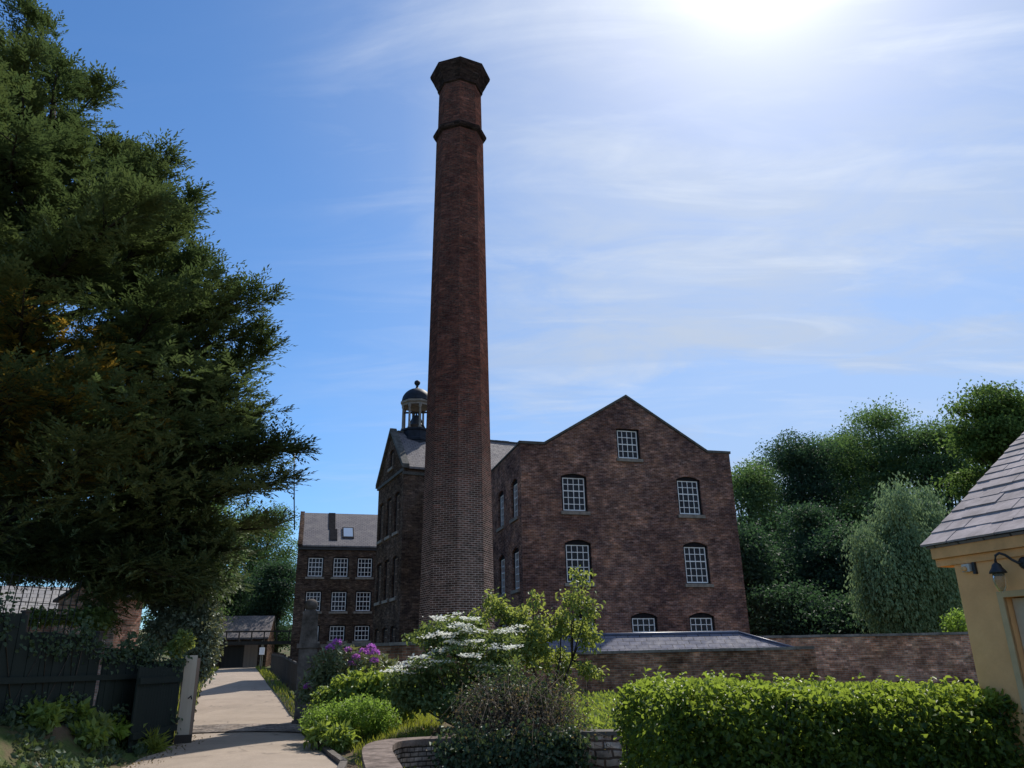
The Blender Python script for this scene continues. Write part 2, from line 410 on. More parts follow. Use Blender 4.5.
def cloud(lobes, clumps, per, spread, shell=.55, g=rng, flat=.75, low_cut=None):
    """leaf positions in clumps through ellipsoid lobes: more near the outside, gaps between clumps"""
    lobes = np.array(lobes, float)
    vol = (lobes[:, 3] * lobes[:, 4] * lobes[:, 5]) ** (2 / 3)
    which = g.choice(len(lobes), clumps, p=vol / vol.sum())
    u = unit(clumps, g); rad = shell + (1 - shell) * g.random((clumps, 1)) ** .7
    c = lobes[which, :3] + u * rad * lobes[which, 3:6]
    sz = spread * (.6 + .8 * g.random((clumps, 1)))
    idx = np.repeat(np.arange(clumps), per)
    o = np.clip(g.normal(size=(len(idx), 3)), -1.7, 1.7) * np.array([1, 1, flat]) * sz[idx]
    p = c[idx] + o
    out = u[idx] * .7 + np.array([0, 0, .5]) + unit(len(p), g) * .9
    d = unit(len(p), g) + u[idx] * .5 + np.array([0, 0, -.25])
    tint = g.random(clumps)[idx] * .75 + g.random(len(p)) * .25
    return p, d, out, tint

def hgt(x, y):
    """terrain height"""
    p = np.interp(y, [-50, 20, 24, 30, 38, 68, 110, 170, 400], [0, 0, .14, .5, .92, 1.5, 4, 9, 20])
    xl, xr = path_l(y), path_r(y)
    # bank under the fence, left of the path
    bank = np.clip((xl - .25 - x) / 1.3, 0, 1); bank = bank * bank * (3 - 2 * bank)
    p = p + bank * .8 * np.clip((19.5 - y) / 3, 0, 1) * np.clip((y - 4) / 4, 0, 1)
    # raised bed right of the path, behind the curved wall
    bed = np.clip((x - xr - .35) / 1.4, 0, 1) * np.clip((y - np.where(x > -1.95, 13.62, 12.9)) / .35, 0, 1) * np.clip((24 - y) / 2, 0, 1) * np.clip((10 - x) / 2, 0, 1)
    p = p + bed * .36
    # the sunk yard in front of the curved wall
    yard = np.clip((x + 1.55) / .4, 0, 1) * np.clip((13.6 - y) / .2, 0, 1) * np.clip((y - 3) / 2, 0, 1)
    p = p - yard * .5
    return p
PLY, PLX = [-20, 5, 14.6, 18.6, 22, 29, 37, 68], [-7.2, -6.9, -6.75, -7.5, -8.6, -11.2, -14.1, -24.7]
PRY, PRX = [-20, 5, 10, 14, 15.2, 20.5, 23.5, 29, 37, 68], [-2.0, -2.1, -2.4, -2.95, -3.4, -5.3, -6.3, -8.3, -11.3, -21.8]
def path_l(y): return np.interp(y, PLY, PLX)
def path_r(y): return np.interp(y, PRY, PRX)
H = lambda x, y: float(hgt(np.float64(x), np.float64(y)))

# ------------------------------------------------------------------ ground, path
def axis(lo, hi, step, far):
    a = list(np.arange(lo, hi + 1e-6, step)); s = step
    while a[-1] < far: s *= 1.35; a.append(a[-1] + s)
    s = step
    while a[0] > -far: s *= 1.35; a.insert(0, a[0] - s)
    return np.array(a)
gx, gy = axis(-30, 22, .4, 900), axis(-2, 72, .4, 900)
X, Y = np.meshgrid(gx, gy)
Z = hgt(X, Y) + .02 * np.sin(X * 3.1) * np.sin(Y * 2.3) * ((X > path_r(Y) + .4) | (X < path_l(Y) - .4))
me = bpy.data.meshes.new('ground')
V = np.stack([X, Y, Z], -1).reshape(-1, 3).astype(np.float32)
ny, nx = X.shape
i = (np.arange(ny - 1)[:, None] * nx + np.arange(nx - 1)[None, :]).reshape(-1)
Fq = np.stack([i, i + 1, i + nx + 1, i + nx], 1).reshape(-1).astype(np.int32)
me.vertices.add(len(V)); me.vertices.foreach_set('co', V.ravel())
me.loops.add(len(Fq)); me.loops.foreach_set('vertex_index', Fq)
me.polygons.add(len(i)); me.polygons.foreach_set('loop_start', np.arange(len(i), dtype=np.int32) * 4)
me.polygons.foreach_set('use_smooth', np.ones(len(i), bool))
me.materials.append(M['ground_surface']); me.update(); me.validate()
go = bpy.data.objects.new('ground', me); COL.objects.link(go); tag(go, kind='structure')

mb = MB()
ys = np.concatenate([np.arange(-6, 30, .4), np.arange(30, 69, 1.0)])
K = 8
for a, b in zip(ys[:-1], ys[1:]):
    for k in range(K):
        P = []
        for yy, kk in ((a, k), (a, k + 1), (b, k + 1), (b, k)):
            t = kk / K; xx = path_l(yy) * (1 - t) + path_r(yy) * t
            xx += .06 * math.sin(yy * 2.7) * (1 if kk in (0,) else 0)
            P.append((xx, yy, np.interp(yy, [-50, 20, 24, 30, 38, 68], [0, 0, .14, .5, .92, 1.5]) + .03 + .03 * math.sin(math.pi * t)))
        mb.face(*P, smooth=True)
tag(mb.build('path', 'path_surface'), kind='structure')
# stone setts across the gateway
mb = MB()
s0, s1 = (20.7, 22.4)
for k in range(10):
    a, b = k / 10, (k + 1) / 10
    L0, R0, L1, R1 = [np.array([path_l(y) - .1, y]) for y in (s0, )][0], np.array([path_r(s0) + .15, s0 - .2]), np.array([path_l(s1) - .1, s1]), np.array([path_r(s1) + .15, s1 - .2])
    q = [L0 * (1 - a) + R0 * a, L0 * (1 - b) + R0 * b, L1 * (1 - b) + R1 * b, L1 * (1 - a) + R1 * a]
    zz = lambda t, y: np.interp(y, [20, 24], [0, .14]) + .055 + .03 * math.sin(math.pi * t)
    mb.face(*[(p[0], p[1], zz(t, p[1])) for p, t in zip(q, (a, b, b, a))])
tag(mb.build('setts_strip', 'setts'), kind='structure')
# kerb on the right of the path
mb = MB()
ks = np.arange(10.5, 20.2, .9)
for a, b in zip(ks[:-1], ks[1:]):
    p, q = Vector((path_r(a) + .02, a, 0)), Vector((path_r(b) + .02, b, 0)); u = (q - p).normalized(); L = (q - p).length
    mb.box(p, u, .005, L - .005, -.12, 0, -.1, .11 + random.uniform(-.01, .01))
tag(mb.build('kerb', 'kerb'), kind='structure')

# ------------------------------------------------------------------ building helpers
def wall(mb, O, u, prof, ops, zb, depth=.2):
    """wall plane through O along u (outside is to the right of u), top profile prof, openings (a0,a1,z0,z1,rise) with reveals"""
    O = Vector(O); u = Vector(u); inn = Vector((-u.y, u.x, 0)) * depth
    P = lambda a, z: Vector((O.x + u.x * a, O.y + u.y * a, z))
    top = lambda a: float(np.interp(a, [p[0] for p in prof], [p[1] for p in prof]))
    arch = lambda op, a: op[3] - op[4] * ((2 * a - op[0] - op[1]) / (op[1] - op[0])) ** 2
    br = {round(p[0], 4) for p in prof}
    for op in ops:
        for k in range(7): br.add(round(op[0] + (op[1] - op[0]) * k / 6, 4))
    br = sorted(br)
    for x0, x1 in zip(br[:-1], br[1:]):
        if x1 - x0 < 1e-4: continue
        mid = (x0 + x1) / 2
        c0 = c1 = zb
        for op in sorted([o for o in ops if o[0] < mid < o[1]], key=lambda o: o[2]):
            mb.face(P(x0, c0), P(x1, c1), P(x1, op[2]), P(x0, op[2]))
            c0, c1 = arch(op, x0), arch(op, x1)
            mb.face(P(x0, c0), P(x1, c1), P(x1, c1) + inn, P(x0, c0) + inn)
        mb.face(P(x0, c0), P(x1, c1), P(x1, top(x1)), P(x0, top(x0)))
    for a0, a1, z0, z1, rise in ops:
        zz = z1 - rise
        mb.face(P(a0, z0), P(a0, z0) + inn, P(a0, zz) + inn, P(a0, zz))
        mb.face(P(a1, z0), P(a1, zz), P(a1, zz) + inn, P(a1, z0) + inn)
        mb.face(P(a0, z0), P(a1, z0), P(a1, z0) + inn, P(a0, z0) + inn)

def window_mesh(w, h, rise, nx, ny, sash, margin=.09, sill=True, bars=.032, paint='white_paint'):
    """window seen from outside at local origin (bottom centre), wall along +x, outside -y. Returns mesh objects unparented"""
    c = MB(); g = MB(); b = MB(); s = MB(); U = (1, 0, 0)
    x0, x1 = -w / 2, w / 2; zt = h - rise
    # casing: dark surround set back in the reveal
    c.box((0, 0, 0), U, x0, x0 + margin, .10, .2, 0, zt + .001); c.box((0, 0, 0), U, x1 - margin, x1, .10, .2, 0, zt + .001)
    c.box((0, 0, 0), U, x0 + margin, x1 - margin, .10, .2, 0, .05)
    k = 6
    for i in range(k):
        a, d = x0 + w * i / k, x0 + w * (i + 1) / k
        za, zd = h - rise * (2 * a / w) ** 2, h - rise * (2 * d / w) ** 2
        zl = zt - margin * .6
        c.hexa([(a, .10, zl), (d, .10, zl), (d, .2, zl), (a, .2, zl)], [(a, .10, za), (d, .10, zd), (d, .2, zd), (a, .2, za)])
    gx0, gx1, gz0, gz1 = x0 + margin, x1 - margin, .05, zt - margin * .6
    g.box((0, 0, 0), U, gx0, gx1, .165, .18, gz0, gz1)
    fr = bars * 1.5
    b.box((0, 0, 0), U, gx0, gx0 + fr, .125, .16, gz0, gz1); b.box((0, 0, 0), U, gx1 - fr, gx1, .125, .16, gz0, gz1)
    b.box((0, 0, 0), U, gx0 + fr, gx1 - fr, .125, .16, gz0, gz0 + fr * 1.2); b.box((0, 0, 0), U, gx0 + fr, gx1 - fr, .125, .16, gz1 - fr, gz1)
    for i in range(1, nx):
        x = gx0 + (gx1 - gx0) * i / nx; b.box((0, 0, 0), U, x - bars / 2, x + bars / 2, .13, .158, gz0 + fr, gz1 - fr)
    for j in range(1, ny):
        z = gz0 + (gz1 - gz0) * j / ny; t = bars * (1.5 if j == sash else 1) / 2
        b.box((0, 0, 0), U, gx0 + fr, gx1 - fr, .127, .16, z - t, z + t)
    win = c.build('window', 'casing_dark', local=True)
    kids = [g.build('pane', 'glass_dark', win, local=True), b.build('glazing_bars', paint, win, local=True)]
    if sill:
        s.box((0, 0, 0), U, x0 - .08, x1 + .08, -.09, .16, -.16, -.003)
        kids.append(s.build('sill', 'stone_trim', win, local=True))
    return win

def place_window(proto, first, parent, O, u, a, z):
    w = proto if first else proto.copy()
    if not first:
        COL.objects.link(w)
        for ch in proto.children:
            d = ch.copy(); COL.objects.link(d); d.parent = w
    p = Vector((O[0] + u[0] * a, O[1] + u[1] * a, z))
    w.parent = parent; w.location = p - world_loc(parent); w.rotation_euler = (0, 0, math.atan2(u[1], u[0]))
    return w

class WinSet:
    def __init__(s): s.p = {}
    def put(s, key, parent, O, u, a, z, **kw):
        first = key not in s.p
        if first: s.p[key] = window_mesh(*key, **kw)
        return place_window(s.p[key], first, parent, O, u, a, z)
WS = WinSet()
def frame(az):
    v = Vector((math.sin(R(az)), math.cos(R(az)), 0)); return Vector((v.y, -v.x, 0)), v

# ------------------------------------------------------------------ mill: the gabled block
u, v = frame(-15)
O = at(520, 444, 36); O.z = 0
MW, ZE, ZP, MD = 11.25, 11.5, 14.25, 16.0
gab = thing('brick_mill', (O.x, O.y, 0), 'tall dark red brick mill block with a pointed gable and white sash windows', 'mill')
ops = []
wins = []
def op(a, z0, z1, w, rise, key, sash): ops.append((a - w / 2, a + w / 2, z0, z1, rise)); wins.append((a, z0, key, w, z1 - z0, rise, sash))
for a, z0, z1, w, rise, nx_, ny_, sash in [
    (2.67, 8.28, 10.12, 1.3, .13, 4, 5, 3), (8.75, 8.28, 10.22, 1.3, .15, 4, 5, 3), (5.65, 11.0, 12.56, 1.25, .02, 4, 4, 2),
    (2.72, 4.95, 6.95, 1.32, .18, 4, 5, 3), (8.8, 4.95, 6.95, 1.32, .18, 4, 5, 3),
    (5.82, 2.1, 3.62, 1.32, .18, 4, 4, 2), (8.78, 2.1, 3.62, 1.32, .18, 4, 4, 2), (2.75, 2.1, 3.62, 1.32, .18, 4, 4, 2)]:
    op(a, z0, z1, w, rise, (w, round(z1 - z0, 3), rise, nx_, ny_, sash), sash)
mb = MB()
wall(mb, O, u, [(0, ZE), (1.26, ZE), (5.68, ZP), (9.95, ZE + .02), (MW, ZE + .02)], ops, -1)
sops = [(a - .62, a + .62, z0, z1, .15) for a in (MD - 1.25, MD - 4.0, MD - 6.9) for z0, z1 in ((8.1, 10.0), (4.75, 6.7), (1.9, 3.5))]
Os = O + v * MD
wall(mb, Os, -v, [(0, ZE - .02), (MD, ZE - .02)], sops, -1)               # west side
wall(mb, O + u * MW, v, [(0, ZE), (MD, ZE)], [], -1)
wall(mb, O + u * MW + v * MD, -u, [(0, ZE), (MW - 9.95, ZE), (MW - 5.68, ZP), (MW - 1.26, ZE), (MW, ZE)], [], -1)
# the right flank batters outwards a little towards the ground
mb.build('wall', 'mill_brick', gab)
for a, z0, key, w, hh, rise, sash in wins: WS.put(key, gab, O, u, a, z0)
for a0, a1, z0, z1, rise in sops: WS.put((1.24, round(z1 - z0, 3), .15, 4, 5, 3), gab, Os, -v, (a0 + a1) / 2, z0)
# roof sits behind the parapet gable
mb = MB()
P = lambda a, b, z: O + u * a + v * b + Vector((0, 0, z))
for a0, z0, a1, z1 in ((.3, 11.15, 5.68, 14.0), (5.68, 14.0, 10.9, 11.15)):
    mb.hexa([P(a0, .36, z0 - .12), P(a1, .36, z1 - .12), P(a1, MD - .3, z1 - .12), P(a0, MD - .3, z0 - .12)], [P(a0, .36, z0), P(a1, .36, z1), P(a1, MD - .3, z1), P(a0, MD - .3, z0)])
mb.build('roof', 'slate', gab)
mb = MB()
pr = [(-.06, ZE), (1.2, ZE), (5.68, ZP), (10.0, ZE + .02), (MW + .06, ZE + .02)]
for (a0, z0), (a1, z1) in zip(pr[:-1], pr[1:]):
    b0, b1 = -.06, .34
    mb.hexa([P(a0, b0, z0 + .003), P(a1, b0, z1 + .003), P(a1, b1, z1 + .003), P(a0, b1, z0 + .003)], [P(a0, b0, z0 + .13), P(a1, b0, z1 + .13), P(a1, b1, z1 + .13), P(a0, b1, z0 + .13)])
for aa in (-.05, MW - .3):
    mb.box(O + Vector((0, 0, 0)), u, aa, aa + .35, .35, MD, ZE, ZE + .09)
mb.build('coping', 'dark_stone', gab)
# ------------------------------------------------------------------ mill: pavilion with pediment and bell turret
pu, pv = frame(-24)
C0 = at(404.5, 460, 42); C0.z = 0
PW, PE, PP, PD = 5.65, 11.95, 14.6, 12.0
pav = thing('mill_pavilion', (C0.x, C0.y, 0), 'narrow pedimented brick mill front beside the path, partly hidden behind the chimney', 'mill')
Ow = C0 + pv * PW                                                    # walk from far corner to near corner, outside on the right
mb = MB()
pops = []
for b in (4.75, 3.0, 1.3):
    a = PW - b
    for z0, z1 in ((8.5, 10.75), (4.95, 7.2), (1.3, 3.5)): pops.append((a - .5, a + .5, z0, z1, .08))
pops.append((PW / 2 - .42, PW / 2 + .42, 12.5, 13.6, .1))
wall(mb, Ow, -pv, [(0, PE), (PW / 2, PP), (PW, PE)], pops, -1)
wall(mb, C0, pu, [(0, PE), (PD, PE)], [], -1)
wall(mb, C0 + pu * PD + pv * PW, -pu, [(0, PE), (PD, PE)], [], -1)
wall(mb, C0 + pu * PD, pv, [(0, PE), (PW / 2, PP), (PW, PE)], [], -1)
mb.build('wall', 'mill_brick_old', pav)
for a0, a1, z0, z1, r_ in pops: WS.put((round(a1 - a0, 2), round(z1 - z0, 3), r_, 3, 5 if z1 - z0 > 1.5 else 3, 3 if z1 - z0 > 1.5 else 1), pav, Ow, -pv, (a0 + a1) / 2, z0, paint='timber_mid')
Q = lambda a, b, z: C0 + pu * a + pv * b + Vector((0, 0, z))
mb = MB()
ev = .22; dz = ev * (PP - PE) / (PW / 2)
mb.hexa([Q(.25, -ev, PE - dz + .06), Q(PD, -ev, PE - dz + .06), Q(PD, PW / 2, PP + .06), Q(.25, PW / 2, PP + .06)], [Q(.25, -ev, PE - dz + .18), Q(PD, -ev, PE - dz + .18), Q(PD, PW / 2, PP + .18), Q(.25, PW / 2, PP + .18)])
mb.hexa([Q(.25, PW / 2, PP + .06), Q(PD, PW / 2, PP + .06), Q(PD, PW + ev, PE - dz + .06), Q(.25, PW + ev, PE - dz + .06)], [Q(.25, PW / 2, PP + .18), Q(PD, PW / 2, PP + .18), Q(PD, PW + ev, PE - dz + .18), Q(.25, PW + ev, PE - dz + .18)])
roof = mb.build('roof', 'slate', pav)
mb = MB()
for i in range(24): mb.box(Q(.3, PW / 2, PP + .14), pu, i * .49, i * .49 + .47, -.1, .1, 0, .09 + .01 * (i % 3))
mb.build('ridge', 'dark_stone', roof)
mb = MB()   # pediment cornice: raking and horizontal string
for b0, z0, b1, z1 in ((-.2, PE - .1, PW / 2, PP + .12), (PW / 2, PP + .12, PW + .2, PE - .1)):
    mb.hexa([Q(-.16, b0, z0), Q(.24, b0, z0), Q(.24, b1, z1), Q(-.16, b1, z1)], [Q(-.16, b0, z0 + .24), Q(.24, b0, z0 + .24), Q(.24, b1, z1 + .24), Q(-.16, b1, z1 + .24)])
mb.box(C0, pu, -.1, -.002, -.05, PW + .05, PE - .25, PE - .08)
mb.box(C0, pu, -.1, PD, -.08, -.002, PE - .45, PE - .28)
mb.build('cornice', 'dark_stone', pav)
# bell turret
tc = at(416, 434, 45.3)
tur = thing('bell_turret', (tc.x, tc.y, 14.2), 'small octagonal bell turret with a dark dome and ball on the mill roof', 'turret')
oc = R(22.5); tr_ = (tc.x, tc.y, 0)
mb = MB(); mb.lathe(tr_, [(.98, 13.3), (.98, 14.15), (1.04, 14.2), (1.04, 14.32), (.93, 14.37), (.9, 14.82), (.98, 14.86), (.98, 14.96), (.5, 14.97)], 8, oc, False); mb.build('drum', 'lead', tur)
mb = MB(); mb.lathe(tr_, [(.3, 16.46), (.93, 16.47), (.93, 16.58), (1.02, 16.64), (1.02, 16.76), (.5, 16.78)], 8, oc, False); mb.build('entablature', 'stone_trim', tur)
mb = MB(); mb.lathe(tr_, [(.97, 16.76), (.95, 16.84)] + [(.93 * math.cos(t), 16.84 + .86 * math.sin(t)) for t in np.linspace(.05, 1.42, 9)] + [(.13, 17.7), (.1, 17.78)], 24); mb.build('dome', 'lead', tur)
mb = MB(); mb.lathe(tr_, [(.1, 17.76), (.06, 17.92), (.12, 17.94)] + [(.02 + .17 * math.sin(t), 18.1 - .17 * math.cos(t)) for t in np.linspace(.3, 3.1, 9)], 16); mb.build('finial_ball', 'lead', tur)
for k in range(8):
    a = oc + k * math.pi / 4; px, py = tc.x + .84 * math.cos(a), tc.y + .84 * math.sin(a)
    mb = MB(); mb.lathe((px, py, 0), [(.1, 14.95), (.1, 15.04), (.075, 15.08), (.062, 16.3), (.1, 16.36), (.1, 16.48)], 10); mb.build('column', 'stone_trim', tur)
mb = MB(); mb.lathe(tr_, [(.43, 15.3), (.4, 15.35), (.3, 15.55), (.25, 15.8), (.16, 15.93), (.05, 16.0), (.05, 16.2)], 18); mb.build('bell', 'iron', tur)
mb = MB(); mb.tube([(tc.x - .8, tc.y, 16.15), (tc.x + .8, tc.y, 16.15)], .06); mb.tube([(tc.x - .6, tc.y, 14.95), (tc.x - .1, tc.y, 16.1)], .045); mb.tube([(tc.x + .6, tc.y, 14.95), (tc.x + .1, tc.y, 16.1)], .045); mb.build('bell_frame', 'timber_dark', tur)
# ------------------------------------------------------------------ mill: far wing
Wc = at(298, 547, 60); Wc.z = 0
wing = thing('mill_wing', (Wc.x, Wc.y, 1), 'long low brick wing of the mill at the far end with a sunlit slate roof', 'mill')
WW, WE, WR, WD = 13.0, 10.3, 13.4, 8.0
mb = MB(); wops = []
for a in (1.4, 3.3, 5.15, 7.0, 8.9, 10.8):
    for z0, z1 in ((7.95, 9.5), (5.4, 6.95), (3.25, 4.35 + .1), (1.4, 2.3)): wops.append((a - .62, a + .62, z0, z1, .06))
wall(mb, Wc, u, [(0, WE), (WW, WE)], wops, -1)
Wn = Wc + v * WD
wall(mb, Wn, -v, [(0, WE), (WD / 2, WR), (WD, WE)], [], -1)
wall(mb, Wc + u * WW, v, [(0, WE), (WD / 2, WR), (WD, WE)], [], -1)
wall(mb, Wn + u * WW, -u, [(0, WE), (WW, WE)], [], -1)
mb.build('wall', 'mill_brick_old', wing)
for a0, a1, z0, z1, r_ in wops: WS.put((1.24, round(z1 - z0, 3), .06, 4, max(2, round((z1 - z0) / .36)), 2), wing, Wc, u, (a0 + a1) / 2, z0)
S = lambda a, b, z: Wc + u * a + v * b + Vector((0, 0, z))
mb = MB(); dz = .2 * (WR - WE) / (WD / 2)
for b0, z0, b1, z1 in ((-.2, WE - dz, WD / 2, WR), (WD / 2, WR, WD + .2, WE - dz)):
    mb.hexa([S(.32, b0, z0 + .05), S(WW, b0, z0 + .05), S(WW, b1, z1 + .05), S(.32, b1, z1 + .05)], [S(.32, b0, z0 + .17), S(WW, b0, z0 + .17), S(WW, b1, z1 + .17), S(.32, b1, z1 + .17)])
wr = mb.build('roof', 'slate', wing)
mb = MB()
for b0, z0, b1, z1 in ((-.2, WE - dz, WD / 2, WR), (WD / 2, WR, WD + .2, WE - dz)):
    mb.hexa([S(-.04, b0, z0 + .03), S(.31, b0, z0 + .03), S(.31, b1, z1 + .03), S(-.04, b1, z1 + .03)], [S(-.04, b0, z0 + .28), S(.31, b0, z0 + .28), S(.31, b1, z1 + .28), S(-.04, b1, z1 + .28)])
mb.build('coping', 'mill_brick_old', wing)
mb = MB(); mb.box(Wc, u, .05, WW, -.12, -.002, WE - .3, WE - .12); mb.build('gutter', 'iron', wing)
def on_roof(a0, a1, t0, t1, lift0, lift1):   # t along the slope, 0 eave .. 1 ridge
    q = lambda a, t, l: S(a, t * WD / 2, WE + t * (WR - WE) + .17 + l)
    m_ = MB(); m_.hexa([q(a0, t0, lift0), q(a1, t0, lift0), q(a1, t1, lift0), q(a0, t1, lift0)], [q(a0, t0, lift1), q(a1, t0, lift1), q(a1, t1, lift1), q(a0, t1, lift1)]); return m_
fr = on_roof(3.35, 4.25, .17, .5, -.02, .1).build('skylight', 'casing_dark', wing)
on_roof(3.44, 4.16, .2, .47, .102, .115).build('pane', 'skylight_glass', fr)
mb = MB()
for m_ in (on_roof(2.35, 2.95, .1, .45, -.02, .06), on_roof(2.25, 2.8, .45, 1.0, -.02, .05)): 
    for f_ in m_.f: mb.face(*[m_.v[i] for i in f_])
mb.build('roof_walkway', 'soot', wing)  # dark strip painting a shadow on the slates, not a real walkway
mb = MB(); mb.tube([S(6.15, -.1, 10.1), S(6.15, -.1, -.5)], .07); mb.build('drainpipe', 'white_paint', wing)
# flagpole
fp = at(294.5, 530, 64)
fl = thing('flagpole', (fp.x, fp.y, fp.z), 'thin dark flagpole rising behind the end gable of the far wing', 'flagpole')
mb = MB(); mb.tube([at(294.5, 530, 64), at(294.2, 500, 64), at(294.5, 440, 64)], [.055, .05, .04]); mb.build('pole', 'iron', fl)
tp = at(294.5, 440, 64); mb = MB(); mb.lathe(tp, [(.02, -.02), (.1, .06), (.1, .14), (.02, .22)], 10); mb.build('finial', 'iron', fl)
# ------------------------------------------------------------------ chimney
Cc = at(457.2, 590, 28); Cc.z = 0
ch = thing('chimney_stack', (Cc.x, Cc.y, 0), 'very tall tapering octagonal brick chimney with a dark collar and flared cap', 'chimney')
a0 = math.atan2(-Cc.y, -Cc.x)
zc = lambda y, x=459.5: at(x, y, 28).z
def rad(px, z): return px / F_PX * (Cc.y * math.cos(PITCH) + (z - 1.6) * math.sin(PITCH))
zcap0, zcap1 = zc(96), zc(81)
ztop = zcap1 + .2
zr = zc(143)
def rad(px, z): return px / F_PX * (Cc.y * math.cos(PITCH) + (z - 1.6) * math.sin(PITCH))
ztop, zcap0, zcap1 = zc(61), zc(94), zc(80)
zr = zc(138)
def shaft_r(z): return float(np.interp(z, [0, 3.7, 22, 30], [1.38, rad(37, 3.7), rad(23.7, 22), rad(22, 22)]))
mb = MB(); zs = list(np.linspace(-1, zr, 14)); mb.lathe(Cc, [(shaft_r(max(z, 0)), z) for z in zs] + [(shaft_r(zr) * .95, zr + .25), (rad(20.8, zcap0), zcap0)], 8, a0, False); mb.build('shaft', 'chimney_brick', ch)
rr = shaft_r(zr)
mb = MB(); mb.lathe(Cc, [(rr - .02, zr - .2), (rr + .1, zr - .12), (rr + .15, zr - .02), (rr + .15, zr + .06), (rr * .9, zr + .16)], 8, a0, False); mb.build('collar', 'soot_brick', ch)
r0, r1 = rad(20.8, zcap0), rad(29.5, zcap1)
prof = [(r0 - .02, zcap0 - .05), (r0 + .07, zcap0), (r0 + .08, zcap0 + .1), (r0 + .55 * (r1 - r0), zcap0 + .5 * (zcap1 - zcap0)), (r0 + .6 * (r1 - r0), zcap0 + .58 * (zcap1 - zcap0)), (r1, zcap1 - .02), (r1 + .02, zcap1 + .1), (r1 - .1, zcap1 + .16), (r1 - .45, zcap1 + .16), (r1 - .5, zcap1 - .3)]
mb = MB(); mb.lathe(Cc, prof, 8, a0, False); mb.build('cap', 'soot_brick', ch)

# ------------------------------------------------------------------ garden walls and lean-to
def garden_wall(name, p0, p1, zb0, zt0, zt1, th, label, cap=.09, over=.05, brick='garden_brick', capmat='coping', arches=()):
    p0, p1 = Vector((*p0, 0)), Vector((*p1, 0)); L = (p1 - p0).length; d = (p1 - p0) / L
    t = thing(name, (p0.x, p0.y, zb0), label, 'wall')
    mb = MB(); wall(mb, p0, d, [(0, zt0), (L, zt1)], list(arches), zb0 - .6, .25)
    q = Vector((-d.y, d.x, 0)) * th
    wall(mb, p1 + q, -d, [(0, zt1), (L, zt0)], [], zb0 - .6)
    mb.face(p0 + q + Vector((0, 0, zb0 - .6)), p0 + Vector((0, 0, zb0 - .6)), p0 + Vector((0, 0, zt0)), p0 + q + Vector((0, 0, zt0)))
    mb.face(p1 + Vector((0, 0, zb0 - .6)), p1 + q + Vector((0, 0, zb0 - .6)), p1 + q + Vector((0, 0, zt1)), p1 + Vector((0, 0, zt1)))
    mb.build('brickwork', brick, t)
    mb = MB(); k = max(1, int(L / .62)); vv = Vector((-d.y, d.x, 0))
    for i in range(k):
        a, b = L * i / k + (0 if i == 0 else .004), L * (i + 1) / k - .004
        za, zb = zt0 + (zt1 - zt0) * a / L + random.uniform(0, .012), zt0 + (zt1 - zt0) * b / L + random.uniform(0, .012)
        c = [(p0 + d * a - vv * over, za), (p0 + d * b - vv * over, zb), (p0 + d * b + vv * (th + over), zb), (p0 + d * a + vv * (th + over), za)]
        mb.hexa([x + Vector((0, 0, z + .002)) for x, z in c], [x + Vector((0, 0, z + cap)) for x, z in c])
    mb.build('coping', capmat, t)
    if arches:
        mb = MB()
        for a0_, a1_, z0_, z1_, r_ in arches: mb.box(p0, d, a0_ - .05, a1_ + .05, .24, .28, z0_ - .3, z1_ + .05)
        mb.build('arch_recess', 'casing_dark', t)
    return t
garden_wall('garden_wall', (-5.6, 23.2), (-.5, 23.5), 0, 2.06, 2.1, .35, 'brick garden wall with a flat stone coping running right from the stone gate pier')
garden_wall('garden_wall', (-.5, 27.9), (10.05, 27.6), .2, 1.76, 1.80, .35, 'lower brick wall in front of the slate lean-to, behind the hedge')
fw = garden_wall('boundary_wall', at(720, 700, 31.2).xy, (30, 31.1), .2, 2.25, 2.25, .4, 'long orange brown brick wall under the trees beside the yellow cottage', brick='far_brick',
            arches=[(at(905, 680, 31.1).x - at(720, 700, 31.2).x - .7, at(905, 680, 31.1).x - at(720, 700, 31.2).x + .7, -.1, .66, .22), (at(968, 680, 31.1).x - at(720, 700, 31.2).x - .7, at(968, 680, 31.1).x - at(720, 700, 31.2).x + .7, -.1, .63, .22)])
lt = thing('slate_shed', (1, 28.4, 0), 'long low lean-to behind the brick wall with a shallow hipped slate roof', 'shed')
x0, x1, yb, yf, ze, zr_ = -.1, 9.75, 30.6, 28.25, 1.8, 2.42
mb = MB(); mb.box((0, 0, 0), (1, 0, 0), x0 + .2, x1 - .2, yf + .2, yb - .2, -.3, ze - .02); mb.build('wall', 'garden_brick', lt)
mb = MB(); ym = 29.25
A = [Vector(p) for p in ((x0, yf, ze), (x1, yf, ze), (x1, yb, ze), (x0, yb, ze))]; r0_, r1_ = Vector((x0 + 1.2, ym, zr_)), Vector((x1 - 1.75, ym, zr_))
mb.face(A[0], A[1], r1_, r0_); mb.face(A[1], A[2], r1_); mb.face(A[2], A[3], r0_, r1_); mb.face(A[3], A[0], r0_); mb.face(A[3], A[2], A[1], A[0])
rf = mb.build('roof', 'slate_lean', lt)
mb = MB(); mb.tube([r0_ + Vector((0, 0, .02)), r1_ + Vector((0, 0, .02))], .06); mb.tube([r1_ + Vector((0, 0, .02)), A[1] + Vector((0, 0, .02))], .045); mb.tube([r1_ + Vector((0, 0, .02)), A[2] + Vector((0, 0, .02))], .045)
mb.build('ridge', 'lead_ridge', rf)
